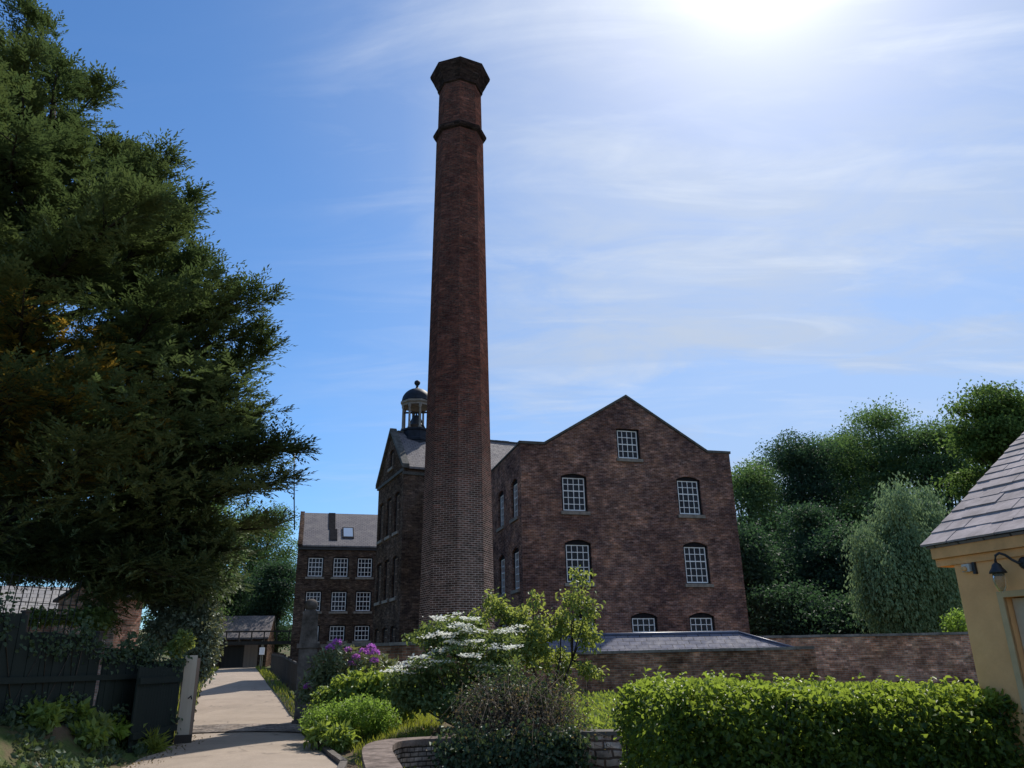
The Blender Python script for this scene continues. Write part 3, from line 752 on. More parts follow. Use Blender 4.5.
# gate pier with ball
pp = at(309, 650, 23); px_, py_ = pp.x, 22.9
gp = thing('gate_pier', (px_, py_, 0), 'weathered stone gate pier with a tapering top and ball finial at the garden wall end', 'gate pier')
d1 = Vector((.97, .24, 0))
mb = MB(); mb.box((px_, py_, 0), d1, -.3, .3, -.3, .3, -.3, .18); mb.box((px_, py_, 0), d1, -.25, .25, -.25, .25, .18, 2.05); mb.build('shaft', 'pier_stone', gp)
mb = MB(); mb.box((px_, py_, 0), d1, -.31, .31, -.31, .31, 2.053, 2.17)
def sq(h_, z_):
    n1 = Vector((-d1.y, d1.x, 0)); c_ = Vector((px_, py_, z_)); return [c_ - d1 * h_ - n1 * h_, c_ + d1 * h_ - n1 * h_, c_ + d1 * h_ + n1 * h_, c_ - d1 * h_ + n1 * h_]
mb.rings([sq(.25, 2.17), sq(.23, 2.5), sq(.21, 2.95), sq(.18, 3.05), sq(.1, 3.1)], smooth=False); mb.build('cap', 'pier_stone', gp)
mb = MB(); mb.lathe((px_, py_, 0), [(.1, 3.05)] + [(.02 + .17 * math.sin(t), 3.22 - .17 * math.cos(t)) for t in np.linspace(.5, 3.1, 9)], 16); mb.build('ball', 'pier_stone', gp)

# curved stone wall round the sunk yard
cw = thing('curved_wall', (-1.9, 12, 0), 'low curved stone wall with a pale flat coping round the planted bed', 'wall')
ct = [(-1.25, 6.5), (-1.45, 8.0), (-1.72, 9.6), (-2.0, 10.9), (-2.22, 12.0), (-2.3, 12.8), (-2.2, 13.4), (-1.85, 13.75), (-1.3, 13.92), (-.4, 13.95), (.6, 13.9), (1.8, 13.85), (3.2, 13.8), (5.2, 13.7), (7.5, 13.6)]
def smooth_curve(p, k=6):
    out_ = []; p = [np.array(q, float) for q in p]
    for i in range(len(p) - 1):
        a, b, c, d = p[max(i - 1, 0)], p[i], p[i + 1], p[min(i + 2, len(p) - 1)]
        for t in np.linspace(0, 1, k, endpoint=False):
            out_.append(.5 * ((2 * b) + (-a + c) * t + (2 * a - 5 * b + 4 * c - d) * t * t + (-a + 3 * b - 3 * c + d) * t ** 3))
    out_.append(p[-1]); return out_
cc = smooth_curve(ct)
def ribbon(cc, off0, off1, z0, z1, mat, name, parent, gap=0):
    mb = MB(); pts = []; acc = [0.0]
    for i in range(len(cc)):
        d = cc[min(i + 1, len(cc) - 1)] - cc[max(i - 1, 0)]; d = d / np.linalg.norm(d); nl = np.array([d[1], -d[0]])
        pts.append((cc[i] + nl * off0, cc[i] + nl * off1))
        if i: acc.append(acc[-1] + np.linalg.norm(cc[i] - cc[i - 1]))
    faces_uv = []
    for i in range(len(cc) - 1):
        (a, b), (c, d) = pts[i], pts[i + 1]
        mb.hexa([(*a, z0), (*b, z0), (*d, z0), (*c, z0)], [(*a, z1), (*b, z1), (*d, z1), (*c, z1)])
    o = mb.build(name, mat, parent)
    uvl = o.data.uv_layers[0]
    for pi, pl in enumerate(o.data.polygons):     # run the courses along the curve
        seg = pi // 6
        for li in pl.loop_indices:
            vi = o.data.loops[li].vertex_index % 8
            along = acc[seg] if vi in (0, 1, 4, 5) else acc[seg + 1]
            side = (vi in (0, 4, 3, 7)); z = z1 if vi >= 4 else z0
            uvl.data[li].uv = (along, z) if pi % 6 not in (0, 1) else (along, .1 if side else .45)
    return o
ribbon(cc[:int(6 * 8.7)], .03, .4, -1.2, .37, 'curve_stone', 'stonework', cw)
ribbon(cc[:int(6 * 8.7)], 0, .42, .372, .46, 'curve_cap', 'coping', cw)
sw = thing('rubble_wall', (1.5, 13.9, 0), 'rough whitish rubble stone wall between the brush and the hedge', 'wall')
ribbon(cc[int(6 * 8.7) - 1:], .03, .4, -1.2, .46, 'wall_stone', 'stonework', sw)
ribbon(cc[int(6 * 8.7) - 1:], 0, .43, .462, .52, 'dark_stone', 'coping', sw)

# ------------------------------------------------------------------ yellow cottage
cu, cv = frame(-22)            # cv runs along the wall away from us, cu into the building
K0 = at(953, 560, 8.6); K0.z = 0
cot = thing('yellow_cottage', (K0.x, K0.y, 0), 'yellow rendered cottage with a stone slate roof at the right edge', 'cottage')
CL, CWd, CE = 7.0, 4.6, 2.55
tanp = math.tan(R(35))
mb = MB()
dr = (CL - 2.0, CL - .5, -.2, 2.14, 0)                                # along -cv from far end: opening measured from the near end
wall(mb, K0, -cv, [(0, CE), (CL, CE)], [(.49, 1.95, -.3, 2.12, 0)], -.8, .14)
wall(mb, K0 + cu * CWd, cv * -1 if False else -cu, [(0, CE), (CWd / 2, CE + CWd / 2 * tanp), (CWd, CE)], [], -.8)
wall(mb, K0 - cv * CL, cu, [(0, CE), (CWd / 2, CE + CWd / 2 * tanp), (CWd, CE)], [], -.8)
wall(mb, K0 - cv * CL + cu * CWd, cv, [(0, CE), (CL, CE)], [], -.8)
mb.build('wall', 'render_yellow', cot)
mb = MB(); mb.box(K0, -cv, .5, 1.94, .10, .14, -.3, 2.11)
sh = mb.build('shutter', 'shutter_grey', cot)
mb = MB(); mb.box(K0, -cv, .43, .49, -.015, .03, -.3, 2.18); mb.box(K0, -cv, .49, 2.02, -.015, .03, 2.121, 2.18)
mb.build('trim', 'shutter_trim', sh)
# moulded eaves cornice, returned a little on the gable
mb = MB()
for o_, z0, z1 in ((.025, CE - .05, CE + .03), (.07, CE + .032, CE + .165)):
    mb.box(K0, -cv, -.2, CL, -o_, -.002, z0, z1)
    mb.box(K0, -cv, -.2, -.003, .0, .2, z0, z1)
mb.build('cornice', 'cornice_ochre', cot)
# roof: real overlapping stone slates on a deck
def RF(s, b, l):   # s along the wall from the far verge (towards us), b up-slope run in plan, l lift normal
    base = K0 - cv * s + cu * (b - .1) + Vector((0, 0, CE + .17 + b * tanp)); nrm = (Vector((0, 0, 1)) - cu * tanp).normalized(); return base + nrm * l
mb = MB(); CR = CWd / 2 + .1
mb.hexa([RF(-.23, 0, -.03), RF(-.23, CR, -.03), RF(CL, CR, -.03), RF(CL, 0, -.03)], [RF(-.23, 0, 0), RF(-.23, CR, 0), RF(CL, CR, 0), RF(CL, 0, 0)])
far = lambda s, b, l: RF(s, b, l) + cu * 0
bk = K0 + cu * (CWd + .2) + Vector((0, 0, CE + .13))
rg = RF(-.23, CR, 0)
mb.face(rg, bk + cv * .23, bk - cv * CL, RF(CL, CR, 0))
rfo = mb.build('roof', 'slate', cot)
mb = MB(); b = 0.0; row = 0; rs = random.Random(3)
while b < CR - .05:
    ex = max(.12, .205 - .007 * row); ln = ex * 2.0
    s = -.26 + rs.uniform(-.01, .01) ; first = True
    while s < 4.2:
        w_ = rs.uniform(.24, .42) * (1 if not first else (.6 if row % 2 else 1)); first = False
        b1 = min(b + ln, CR); jit = rs.uniform(-.008, .008); th = rs.uniform(.016, .026); tl = rs.uniform(-.003, .004)
        l0, l1 = .022 + tl, .004
        lo = b - .02 + jit
        mb.hexa([RF(s + .003, lo, l0), RF(s + .003, b1, l1), RF(s + w_ - .004, b1, l1), RF(s + w_ - .004, lo, l0)],
                [RF(s + .003, lo + .004, l0 + th), RF(s + .003, b1, l1 + th * .6), RF(s + w_ - .004, b1, l1 + th * .6), RF(s + w_ - .004, lo + .004 + rs.uniform(-.006, .006), l0 + th)])
        s += w_
    b += ex; row += 1
mb.build('slates', 'cottage_slate', rfo)
# lamp on the cottage wall
def CW(s, out_, z): return K0 - cv * s - cu * out_ + Vector((0, 0, z))
la = thing('wall_lamp', CW(.8, 0, 2.44), 'black swan neck wall lamp on the yellow cottage wall', 'lamp')
mb = MB(); mb.rings([[CW(.8, o_, 2.43) + Vector((-cv.x * r_ * math.cos(t), -cv.y * r_ * math.cos(t), r_ * math.sin(t))) for t in np.linspace(0, 2 * math.pi, 14, endpoint=False)] for r_, o_ in ((.06, .002), (.06, .02), (.03, .035))]); mb.build('wall_plate', 'iron', la)
mb = MB(); mb.tube(smooth3 if False else [CW(.8, .02, 2.43), CW(.77, .05, 2.43), CW(.73, .08, 2.465), CW(.69, .115, 2.52), CW(.655, .145, 2.54), CW(.625, .165, 2.52), CW(.615, .17, 2.47), CW(.615, .17, 2.43)], .013, 10); mb.build('arm', 'iron', la)
lc = CW(.615, .17, 0)
mb = MB(); mb.lathe(lc, [(.015, 2.45), (.04, 2.43), (.05, 2.4), (.075, 2.365), (.082, 2.345), (.06, 2.343)], 20); mb.build('shade', 'iron', la)
mb = MB(); mb.lathe(lc, [(.055, 2.343), (.06, 2.28), (.052, 2.22), (.03, 2.175), (.008, 2.16)], 16); mb.build('glass', 'lamp_glass', la)
# small sensor box
sn = thing('wall_sensor', CW(.17, 0, 2.44), 'small off-white sensor box under the eaves of the yellow cottage', 'sensor')
mb = MB(); mb.box(CW(.17, 0, 0), -cv, -.045, .045, -.05, -.002, 2.41, 2.49); mb.build('housing', 'white_plastic', sn)
mb = MB(); mb.rings([[CW(.16, o_, 2.44) + Vector((-cv.x * r_ * math.cos(t), -cv.y * r_ * math.cos(t), r_ * math.sin(t))) for t in np.linspace(0, 2 * math.pi, 12, endpoint=False)] for r_, o_ in ((.028, .05), (.026, .07), (.01, .075))]); mb.build('lens', 'cornice_ochre', sn)
mb = MB(); mb.box(CW(.21, 0, 0), -cv, .02, .055, -.03, -.001, 2.38, 2.5); mb.build('bracket', 'iron', sn)

# ------------------------------------------------------------------ left: fence, gate post, gate leaf
fpts = [(-7.62, 18.55), (-8.0, 15.6), (-8.5, 13.0), (-9.3, 9.5), (-10.2, 6.0)]
fe = thing('wooden_fence', (-8.2, 14, .6), 'dark green close boarded fence with a stepped top above the planted bank', 'fence')
pan = MB(); posts = []
acc = 0; run = []
for (xa, ya), (xb, yb_) in zip(fpts[:-1], fpts[1:]):
    L = math.hypot(xb - xa, yb_ - ya); run.append((acc, L, Vector((xa, ya, 0)), Vector((xb - xa, yb_ - ya, 0)) / L)); acc += L
tops = lambda s: 1.75 if s < 1.2 else (1.98 if s < 3.0 else (2.22 if s < 4.9 else 2.5))
for s0_, L, p, d in run:
    k = int(L / .15)
    for i in range(k):
        s = s0_ + i * .15; q = p + d * (i * .15)
        pan.box(q, d, .003, .146, -.012 + .008 * (i % 2), .012 + .008 * (i % 2), H(q.x, q.y) - .15, tops(s) + random.uniform(-.015, .015))
pan.build('board_panel', 'fence_green', fe)
mb = MB()
for s0_, L, p, d in run:
    mb.box(p, d, 0, L, .022, .07, .45, .55)
    mb.box(p, d, 0, L, .022, .07, 1.4, 1.5)
mb.build('rail', 'fence_green', fe)
for sp in (1.2, 3.0, 4.9, 7.4, 10):
    for s0_, L, p, d in run:
        if s0_ <= sp < s0_ + L:
            q = p + d * (sp - s0_); mb = MB(); mb.box(q, d, -.05, .05, -.1, -.02, H(q.x, q.y) - .2, tops(sp + .1) + .04); mb.box(q, d, -.065, .065, -.115, -.005, tops(sp + .1) + .041, tops(sp + .1) + .075)
            mb.build('post', 'timber_dark', fe)
po = thing('gate_post', (-7.5, 18.75, 0), 'pale weathered wooden gate post at the left side of the path', 'gate post')
gd = Vector((.93, .37, 0)).normalized()
mb = MB(); mb.box((-7.44, 18.62, 0), gd, -.13, .13, 0, .32, -.2, 1.86); mb.build('timber', 'post_grey', po)
mb = MB(); mb.box((-7.44, 18.62, 0), gd, .132, .2, .02, .3, -.1, 1.8); mb.build('side_board', 'timber_mid', po)  # added darker strip, gives the post a dark right face
mb = MB(); mb.box((-7.44, 18.62, 0), gd, -.16, .2, -.12, -.004, -.1, .2); mb.build('foot_block', 'timber_dark', po)
mb = MB(); mb.tube([(-7.38, 18.55, .95), (-7.3, 18.5, 1.0), (-7.28, 18.49, .93)], .014); mb.build('latch', 'iron', po)
gl = thing('garden_gate', (-7.7, 18.2, 0), 'dark boarded gate leaf standing open against the fence', 'gate')
gA, gB = Vector((-7.58, 18.5, 0)), Vector((-7.5, 16.2, 0)); gdv = (gB - gA).normalized()
mb = MB()
for i in range(15): mb.box(gA, gdv, i * .15 + .002, i * .15 + .147, -.03 + .006 * (i % 2), 0, .06, 1.62 + .02 * math.sin(i))
mb.build('board_panel', 'fence_green', gl)
mb = MB(); mb.box(gA, gdv, 0, 2.25, .003, .05, .3, .42); mb.box(gA, gdv, 0, 2.25, .003, .05, 1.3, 1.42); mb.build('rail', 'fence_green', gl)
# cottage behind the fence
bh = thing('slate_cottage', (-16, 26, 0), 'low cottage behind the fence with a pale sunlit slate roof', 'cottage')
e0, e1 = at(-90, 612, 24), at(84, 614, 26.5); e0.z = e1.z = 3.0
ed = (e1 - e0).normalized(); EL = (e1 - e0).length
mb = MB(); mb.box(Vector((e0.x, e0.y, 0)), ed, .15, EL - .15, .2, 4.0, -.3, 2.98); mb.build('wall', 'pink_brick', bh)
nv = Vector((-ed.y, ed.x, 0)); mb = MB()
mb.face(e0, e1, e1 + nv * 2.1 + Vector((0, 0, 1.35)), e0 + nv * 2.1 + Vector((0, 0, 1.35)))
mb.face(e1 + nv * 4.2, e0 + nv * 4.2, e0 + nv * 2.1 + Vector((0, 0, 1.35)), e1 + nv * 2.1 + Vector((0, 0, 1.35)))
mb.face(e1, e1 + nv * 4.2, e1 + nv * 2.1 + Vector((0, 0, 1.35))); mb.face(e0 + nv * 4.2, e0, e0 + nv * 2.1 + Vector((0, 0, 1.35)))
mb.face(e0, e0 + nv * 4.2, e1 + nv * 4.2, e1); mb.build('roof', 'slate_pale', bh)
bp = thing('brick_outhouse', (-11, 25, 0), 'small pink brick outhouse glimpsed through the yew branches', 'outhouse')
q0, q1 = at(113, 640, 25), at(138, 640, 26)
qd = Vector((q1.x - q0.x, q1.y - q0.y, 0)); QL = qd.length; qd /= QL
mb = MB(); wall(mb, Vector((q0.x, q0.y, 0)), qd, [(0, 3.7), (QL, 3.7)], [(QL * .25, QL * .25 + .4, 1.2, 2.2, .05)], -.3, .12)
qn = Vector((-qd.y, qd.x, 0)); qb = Vector((q0.x, q0.y, 0))
wall(mb, qb + qd * QL, qn, [(0, 3.7), (1.2, 4.3), (2.4, 3.7)], [], -.3); wall(mb, qb + qn * 2.4, -qn, [(0, 3.7), (1.2, 4.3), (2.4, 3.7)], [], -.3); wall(mb, qb + qd * QL + qn * 2.4, -qd, [(0, 3.7), (QL, 3.7)], [], -.3)
mb.build('wall', 'pink_brick', bp)
mb = MB(); Z3 = lambda a, b, z: qb + qd * a + qn * b + Vector((0, 0, z))
for b0, z0, b1, z1 in ((-.15, 3.65, 1.2, 4.32), (1.2, 4.32, 2.55, 3.65)):
    mb.hexa([Z3(-.1, b0, z0), Z3(QL + .1, b0, z0), Z3(QL + .1, b1, z1), Z3(-.1, b1, z1)], [Z3(-.1, b0, z0 + .08), Z3(QL + .1, b0, z0 + .08), Z3(QL + .1, b1, z1 + .08), Z3(-.1, b1, z1 + .08)])
mb.build('roof', 'slate', bp)
mb = MB(); mb.box(qb, qd, QL * .25, QL * .25 + .4, .08, .12, 1.2, 2.2); mb.build('window', 'white_paint', bp)
# wire trellis on the fence top
tr = thing('wire_trellis', (-9, 16, 2), 'dark wire trellis panel standing above the fence before the slate roof', 'trellis')
ta, tb = at(-14, 600, 15.2), at(74, 600, 17.2)
ta, tb = Vector((ta.x, ta.y, 0)), Vector((tb.x, tb.y, 0)); td = (tb - ta).normalized(); TL = (tb - ta).length
mb = MB()
for i in range(13):
    q = ta + td * (TL * i / 12); mb.tube([q + Vector((0, 0, 1.7)), q + td * .12 + Vector((0, 0, 3.45 - .05 * (i % 2)))], .011, 5)
for z in (2.3, 2.6, 2.9, 3.2, 3.4): mb.tube([ta + Vector((0, 0, z)), tb + td * .1 + Vector((0, 0, z))], .008, 5)
mb.build('wires', 'wire', tr)

# ------------------------------------------------------------------ gatehouse at the end of the path, railing
gh0 = at(214, 650, 67); gh0 = Vector((gh0.x, gh0.y, 1.5))
gh = thing('gatehouse', gh0, 'low timber fronted gatehouse with a grey slate roof closing the end of the path', 'gatehouse')
gdx = Vector((.985, .17, 0)).normalized(); gny = Vector((-gdx.y, gdx.x, 0))
mb = MB(); wall(mb, Vector((gh0.x, gh0.y, 0)) - gdx * 2, gdx, [(0, 3.75), (6.2, 3.75)], [(2.5, 4.35, .5, 3.2, 0)], .5, .25)
for O_, d_, L_ in ((gh0 + gdx * 4.2, gny, 5.0), (gh0 + gdx * 4.2 + gny * 5, -gdx, 6.2), (gh0 - gdx * 2 + gny * 5, -gny, 5.0)):
    wall(mb, Vector((O_.x, O_.y, 0)), d_, [(0, 3.75), (L_, 3.75)], [], .5)
mb.build('wall', 'mill_brick_old', gh)
mb = MB(); mb.box(Vector((gh0.x, gh0.y, 0)) - gdx * 2, gdx, 2.5, 4.35, .15, .25, .5, 3.2); mb.build('carriage_door', 'timber_dark', gh)
mb = MB(); mb.box(Vector((gh0.x, gh0.y, 0)) - gdx * 2, gdx, 4.4, 5.5, -.06, -.004, 1.0, 3.3); mb.build('door', 'timber_mid', gh)
mb = MB(); mb.box(Vector((gh0.x, gh0.y, 0)) - gdx * 2, gdx, 5.75, 5.95, -.15, .0, .8, 3.6); mb.build('post', 'post_grey', gh)
G = lambda a, b, z: Vector((gh0.x, gh0.y, z)) - gdx * 2 + gdx * a + gny * b
mb = MB()
for b0, z0, b1, z1 in ((-.35, 3.72, 2.5, 5.6), (2.5, 5.6, 5.35, 3.72)):
    mb.hexa([G(-.3, b0, z0), G(6.3, b0, z0), G(6.3, b1, z1), G(-.3, b1, z1)], [G(-.3, b0, z0 + .14), G(6.3, b0, z0 + .14), G(6.3, b1, z1 + .14), G(-.3, b1, z1 + .14)])
mb.build('roof', 'slate', gh)
mb = MB(); mb.face(G(0, 0, 3.75), G(0, 2.5, 5.6), G(0, 5, 3.75)); mb.face(G(6.2, 0, 3.75), G(6.2, 5, 3.75), G(6.2, 2.5, 5.6)); mb.build('gable', 'mill_brick_old', gh)
fb = thing('footbridge', G(1.4, -1.5, 3.2), 'dark timber footbridge with a handrail crossing before the gatehouse', 'footbridge')
mb = MB(); mb.box(G(1.2, -1.4, 0), gdx, 0, 9.0, -.5, .5, 3.25, 3.5); mb.build('deck', 'timber_dark', fb)
mb = MB(); mb.box(G(1.2, -1.4, 0), gdx, 0, 9.0, -.55, -.47, 4.2, 4.32)
for i in range(10): mb.box(G(1.2, -1.4, 0), gdx, i * .98, i * .98 + .1, -.55, -.47, 3.5, 4.2)
mb.build('handrail', 'timber_dark', fb)
mb = MB(); mb.box(G(1.2, -1.4, 0), gdx, .02, .25, -.4, .4, 1.0, 3.25); mb.box(G(1.2, -1.4, 0), gdx, 8.7, 8.95, -.4, .4, 1.0, 3.25); mb.build('support', 'timber_dark', fb)
ra = thing('path_railing', (path_r(40) + .6, 40, .9), 'dark wooden paling railing along the right side of the path', 'railing')
rp = [Vector((path_r(y) + .75, y, H(path_r(y) + .75, y))) for y in np.arange(25.5, 54, 1.9)]
mp_, mr_, mq_ = MB(), MB(), MB()
for a, b in zip(rp[:-1], rp[1:]):
    d = (b - a); L = d.length; dh = Vector((d.x, d.y, 0)).normalized(); per = Vector((-dh.y, dh.x, 0)) * .03
    for z in (.25, 1.05):
        mr_.hexa([a - per + Vector((0, 0, z)), a + per + Vector((0, 0, z)), b + per + Vector((0, 0, z)), b - per + Vector((0, 0, z))], [a - per + Vector((0, 0, z + .08)), a + per + Vector((0, 0, z + .08)), b + per + Vector((0, 0, z + .08)), b - per + Vector((0, 0, z + .08))])
    for i in range(1, 12):
        q = a + d * (i / 12); mq_.box((q.x, q.y, q.z), dh, -.028, .028, .032, .05, .08, 1.05)
    mp = MB(); mp.box((a.x, a.y, a.z), dh, -.06, .06, -.05, .05, -.3, 1.22); mp.build('post', 'timber_dark', ra)
mr_.build('rail', 'timber_dark', ra); mq_.build('palings', 'timber_dark', ra)
sg = thing('path_sign', (at(262, 655, 52).x, 52, 1.2), 'small white notice on a short post by the far railing', 'sign')
q = at(262, 651, 52)
mb = MB(); mb.box((q.x, q.y, 0), (1, 0, 0), -.16, .16, -.02, .02, q.z - .22, q.z + .22); mb.build('board', 'white_paint', sg)
mb = MB(); mb.box((q.x, q.y, 0), (1, 0, 0), -.03, .03, .02, .07, .6, q.z + .2); mb.build('post', 'timber_dark', sg)

# ------------------------------------------------------------------ vegetation
def limb(mb, a, b, r0, r1, bend=.15, k=6, g=rng):
    a, b = np.array(a, float), np.array(b, float); L = np.linalg.norm(b - a); off = unit(1, g)[0] * L * bend
    ts = np.linspace(0, 1, k); mb.tube([a + (b - a) * t + off * math.sin(math.pi * t) * .6 for t in ts], [r0 + (r1 - r0) * t for t in ts], 6)

def tree(name, label, cat, x, y, lobes, leaf, clumps, per, spread, size, trunk_r=.3, group=None, six=False, low=.5, seed=1, ratio=.6, shell=.55, flat=.75):
    g = np.random.default_rng(seed); z = H(x, y)
    t = thing(name, (x, y, z), label, cat, group)
    p, d, nr, ti = cloud(lobes, clumps, per, spread, shell, g, flat)
    k = p[:, 2] > z + low; p, d, nr, ti = p[k], d[k], nr[k], ti[k]
    L = size * (.6 + .8 * g.random(len(p)))
    leaves('crown', leaf, t, p, d, nr, L, L * ratio, ti, six)
    mb = MB(); lb = np.array(lobes, float); topz = np.max(lb[:, 2] + lb[:, 5] * .3)
    mb.tube([(x, y, z - .3), (x + .1 * trunk_r, y, z + (topz - z) * .35), (x - trunk_r * .6, y, z + (topz - z) * .7), (x, y, topz)], [trunk_r * 1.25, trunk_r * .9, trunk_r * .6, trunk_r * .15], 9)
    for l in lb:
        s0 = z + (topz - z) * g.uniform(.25, .6); limb(mb, (x, y, min(s0, l[2])), (l[0], l[1], l[2] + l[5] * .3), trunk_r * .45, .02, .12, 6, g)
        for _ in range(3):
            e = l[:3] + unit(1, g)[0] * l[3:6] * .8; limb(mb, l[:3], e, trunk_r * .2, .012, .15, 5, g)
    mb.build('trunk', 'bark', t)
    return t

def big_tree(px, ytop, ybot, hw, Y, leaf, label, seed, n=22, size=.2, clumps=900, per=16, spread=.55, group='woodland trees', name='broadleaf_tree', trunk_r=.3):
    """tree whose crown spans picture column px +- hw at distance Y, from ytop down to ybot"""
    g = np.random.default_rng(seed); top, bot = at(px, ytop, Y), at(px, ybot, Y); c = at(px, (ytop + ybot) / 2, Y)
    rx = abs(at(px + hw, (ytop + ybot) / 2, Y).x - c.x); hz = (top.z - bot.z) / 2
    lobes = []
    for i in range(n):
        a = g.uniform(0, 2 * math.pi); t = g.uniform(-.8, .8); rr = math.sqrt(max(.05, 1 - t * t)) * g.uniform(.35, .82)
        s = g.uniform(.18, .42)
        lobes.append((c.x + rx * rr * math.cos(a), Y + rx * rr * math.sin(a), c.z + hz * t, rx * s, rx * s, min(rx, hz) * s * .85))
    lobes.append((c.x, Y, c.z + hz * .62, rx * .45, rx * .45, hz * .36))
    lobes.append((c.x + g.uniform(-.2, .2) * rx, Y - .2 * rx, c.z + hz * g.uniform(-.1, .3), rx * .6, rx * .6, hz * .5))
    return tree(name, label, 'tree', c.x, Y, lobes, leaf, int(clumps * .42), int(per * 6.0), spread * 1.5, size, trunk_r, group, seed=seed, low=.3, flat=.32, shell=.4)

# right-hand woodland
big_tree(756, 454, 645, 38, 62, 'tree_leaf', 'light green tree rising just right of the gabled mill block', 11, clumps=700)
big_tree(806, 424, 645, 46, 66, 'tree_leaf_dark', 'dark tree with a bushy top, second to the right of the mill block', 12, clumps=900)
big_tree(842, 424, 645, 40, 72, 'tree_leaf', 'tall tree with a narrow high top behind the dark wood edge', 13, clumps=800)
big_tree(895, 401, 640, 74, 66, 'tree_leaf', 'broad spreading tree behind the pale rounded willow', 14, n=15, clumps=1500)
big_tree(948, 405, 645, 50, 60, 'tree_leaf', 'thin crowned tree between the broad tree and the tall oak', 15, clumps=800)
big_tree(1014, 376, 645, 70, 48, 'oak_leaf', 'tall yellow green oak above the roof of the yellow cottage', 16, n=30, size=.22, clumps=1700, per=18, spread=.42)
big_tree(1090, 360, 600, 70, 55, 'oak_leaf', 'large oak beyond the right edge of the wood', 26, n=12, clumps=1000)
for i, (px, y0, y1, hw, Yd, lf, lb) in enumerate([(772, 545, 652, 34, 52, 'tree_leaf_dark', 'low dark bush at the wood edge nearest the mill block'), (815, 500, 652, 36, 54, 'tree_leaf_dark', 'dark thicket tree left of the pale rounded willow'),
                                          (850, 520, 652, 32, 50, 'tree_leaf_dark', 'dark shrubby tree directly beside the pale rounded willow'), (925, 480, 652, 40, 55, 'tree_leaf_dark', 'dark tree hidden behind the pale rounded willow'), (960, 540, 655, 34, 46, 'tree_leaf', 'bushy tree showing between the willow and the cottage eaves'), (745, 520, 650, 26, 50, 'tree_leaf_dark', 'dark bush in the gap beside the mill corner'), (800, 590, 668, 40, 46, 'tree_leaf_dark', 'low dark undergrowth bush just over the boundary wall'), (850, 600, 668, 36, 44, 'tree_leaf_dark', 'low dark bush at the left foot of the pale rounded willow')]):
    big_tree(px, y0, y1, hw, Yd, lf, lb, 40 + i, n=18, clumps=700, size=.2, trunk_r=.18)
big_tree(868, 416, 645, 46, 74, 'tree_leaf_dark', 'dark tall tree filling the gap left of the broad tree', 71, clumps=900)
big_tree(772, 452, 645, 40, 72, 'tree_leaf', 'mid green tree standing deeper in the wood near the mill corner', 72, clumps=800)
# pale drooping tree
g = np.random.default_rng(5)
wx, wy = at(905, 600, 40).x, 40.0
wt = thing('willow_tree', (wx, wy, H(wx, wy)), 'pale grey green rounded weeping tree behind the boundary wall', 'tree')
wl = []
for px, py, hw, hh in ((905, 532, 25, 32), (884, 545, 20, 26), (930, 545, 22, 32), (864, 556, 15, 22), (892, 585, 26, 34), (938, 590, 20, 34), (872, 596, 18, 30), (915, 560, 26, 34), (898, 505, 16, 16), (925, 510, 15, 16), (905, 620, 34, 26)):
    c = at(px, py, wy + g.uniform(-1.2, 1.2)); k = .92 * wy / F_PX; wl.append((c.x, c.y, c.z, hw * k, hw * k, hh * k))
p, d, nr, ti = cloud(wl, 620, 80, .27, .5, g, flat=2.0)
d = d * .55 + np.array([0, 0, -.9]); L = .19 * (.6 + .8 * g.random(len(p)))
leaves('crown', 'willow_leaf', wt, p, d, nr, L, L * .45, ti)
mb = MB(); mb.tube([(wx, wy, H(wx, wy) - .2), (wx, wy, 3), (wx - .2, wy, 6)], [.3, .22, .1])
for l in wl: limb(mb, (wx, wy, 3), l[:3], .12, .02)
mb.build('trunk', 'bark', wt)
# clipped yellow-green shrub behind the boundary wall
c = at(958, 624, 33)
tree('round_shrub', 'small bright yellow green shrub peeping over the boundary wall', 'shrub', c.x, 33, [(c.x, 33, c.z, .5, .5, .45), (c.x, 33, c.z - .9, .5, .5, .7)], 'gold_leaf', 160, 14, .12, .12, .05, seed=3, low=.2)

# trees behind the path and yew on the left
big_tree(255, 505, 640, 48, 84, 'tree_leaf', 'round green tree standing behind the gatehouse roof', 61, clumps=1000, group='trees beyond the gatehouse')
big_tree(232, 570, 640, 26, 76, 'tree_leaf_dark', 'dark lower tree close behind the gatehouse on the left', 62, clumps=700, group='trees beyond the gatehouse')
big_tree(278, 560, 650, 22, 74, 'tree_leaf_dark', 'dark tree filling the gap between gatehouse and far wing', 63, clumps=600, group='trees beyond the gatehouse')
big_tree(195, 470, 640, 52, 70, 'tree_leaf', 'pale green tree showing through the lower yew branches', 64, clumps=900, group='trees beyond the gatehouse')
big_tree(120, 380, 620, 60, 60, 'tree_leaf', 'blue green tree far behind the yew crown', 65, clumps=1000, group='trees beyond the gatehouse')
big_tree(30, 350, 620, 70, 62, 'tree_leaf_dark', 'dark tall tree behind the yew at the left edge', 66, clumps=900, group='trees beyond the gatehouse')

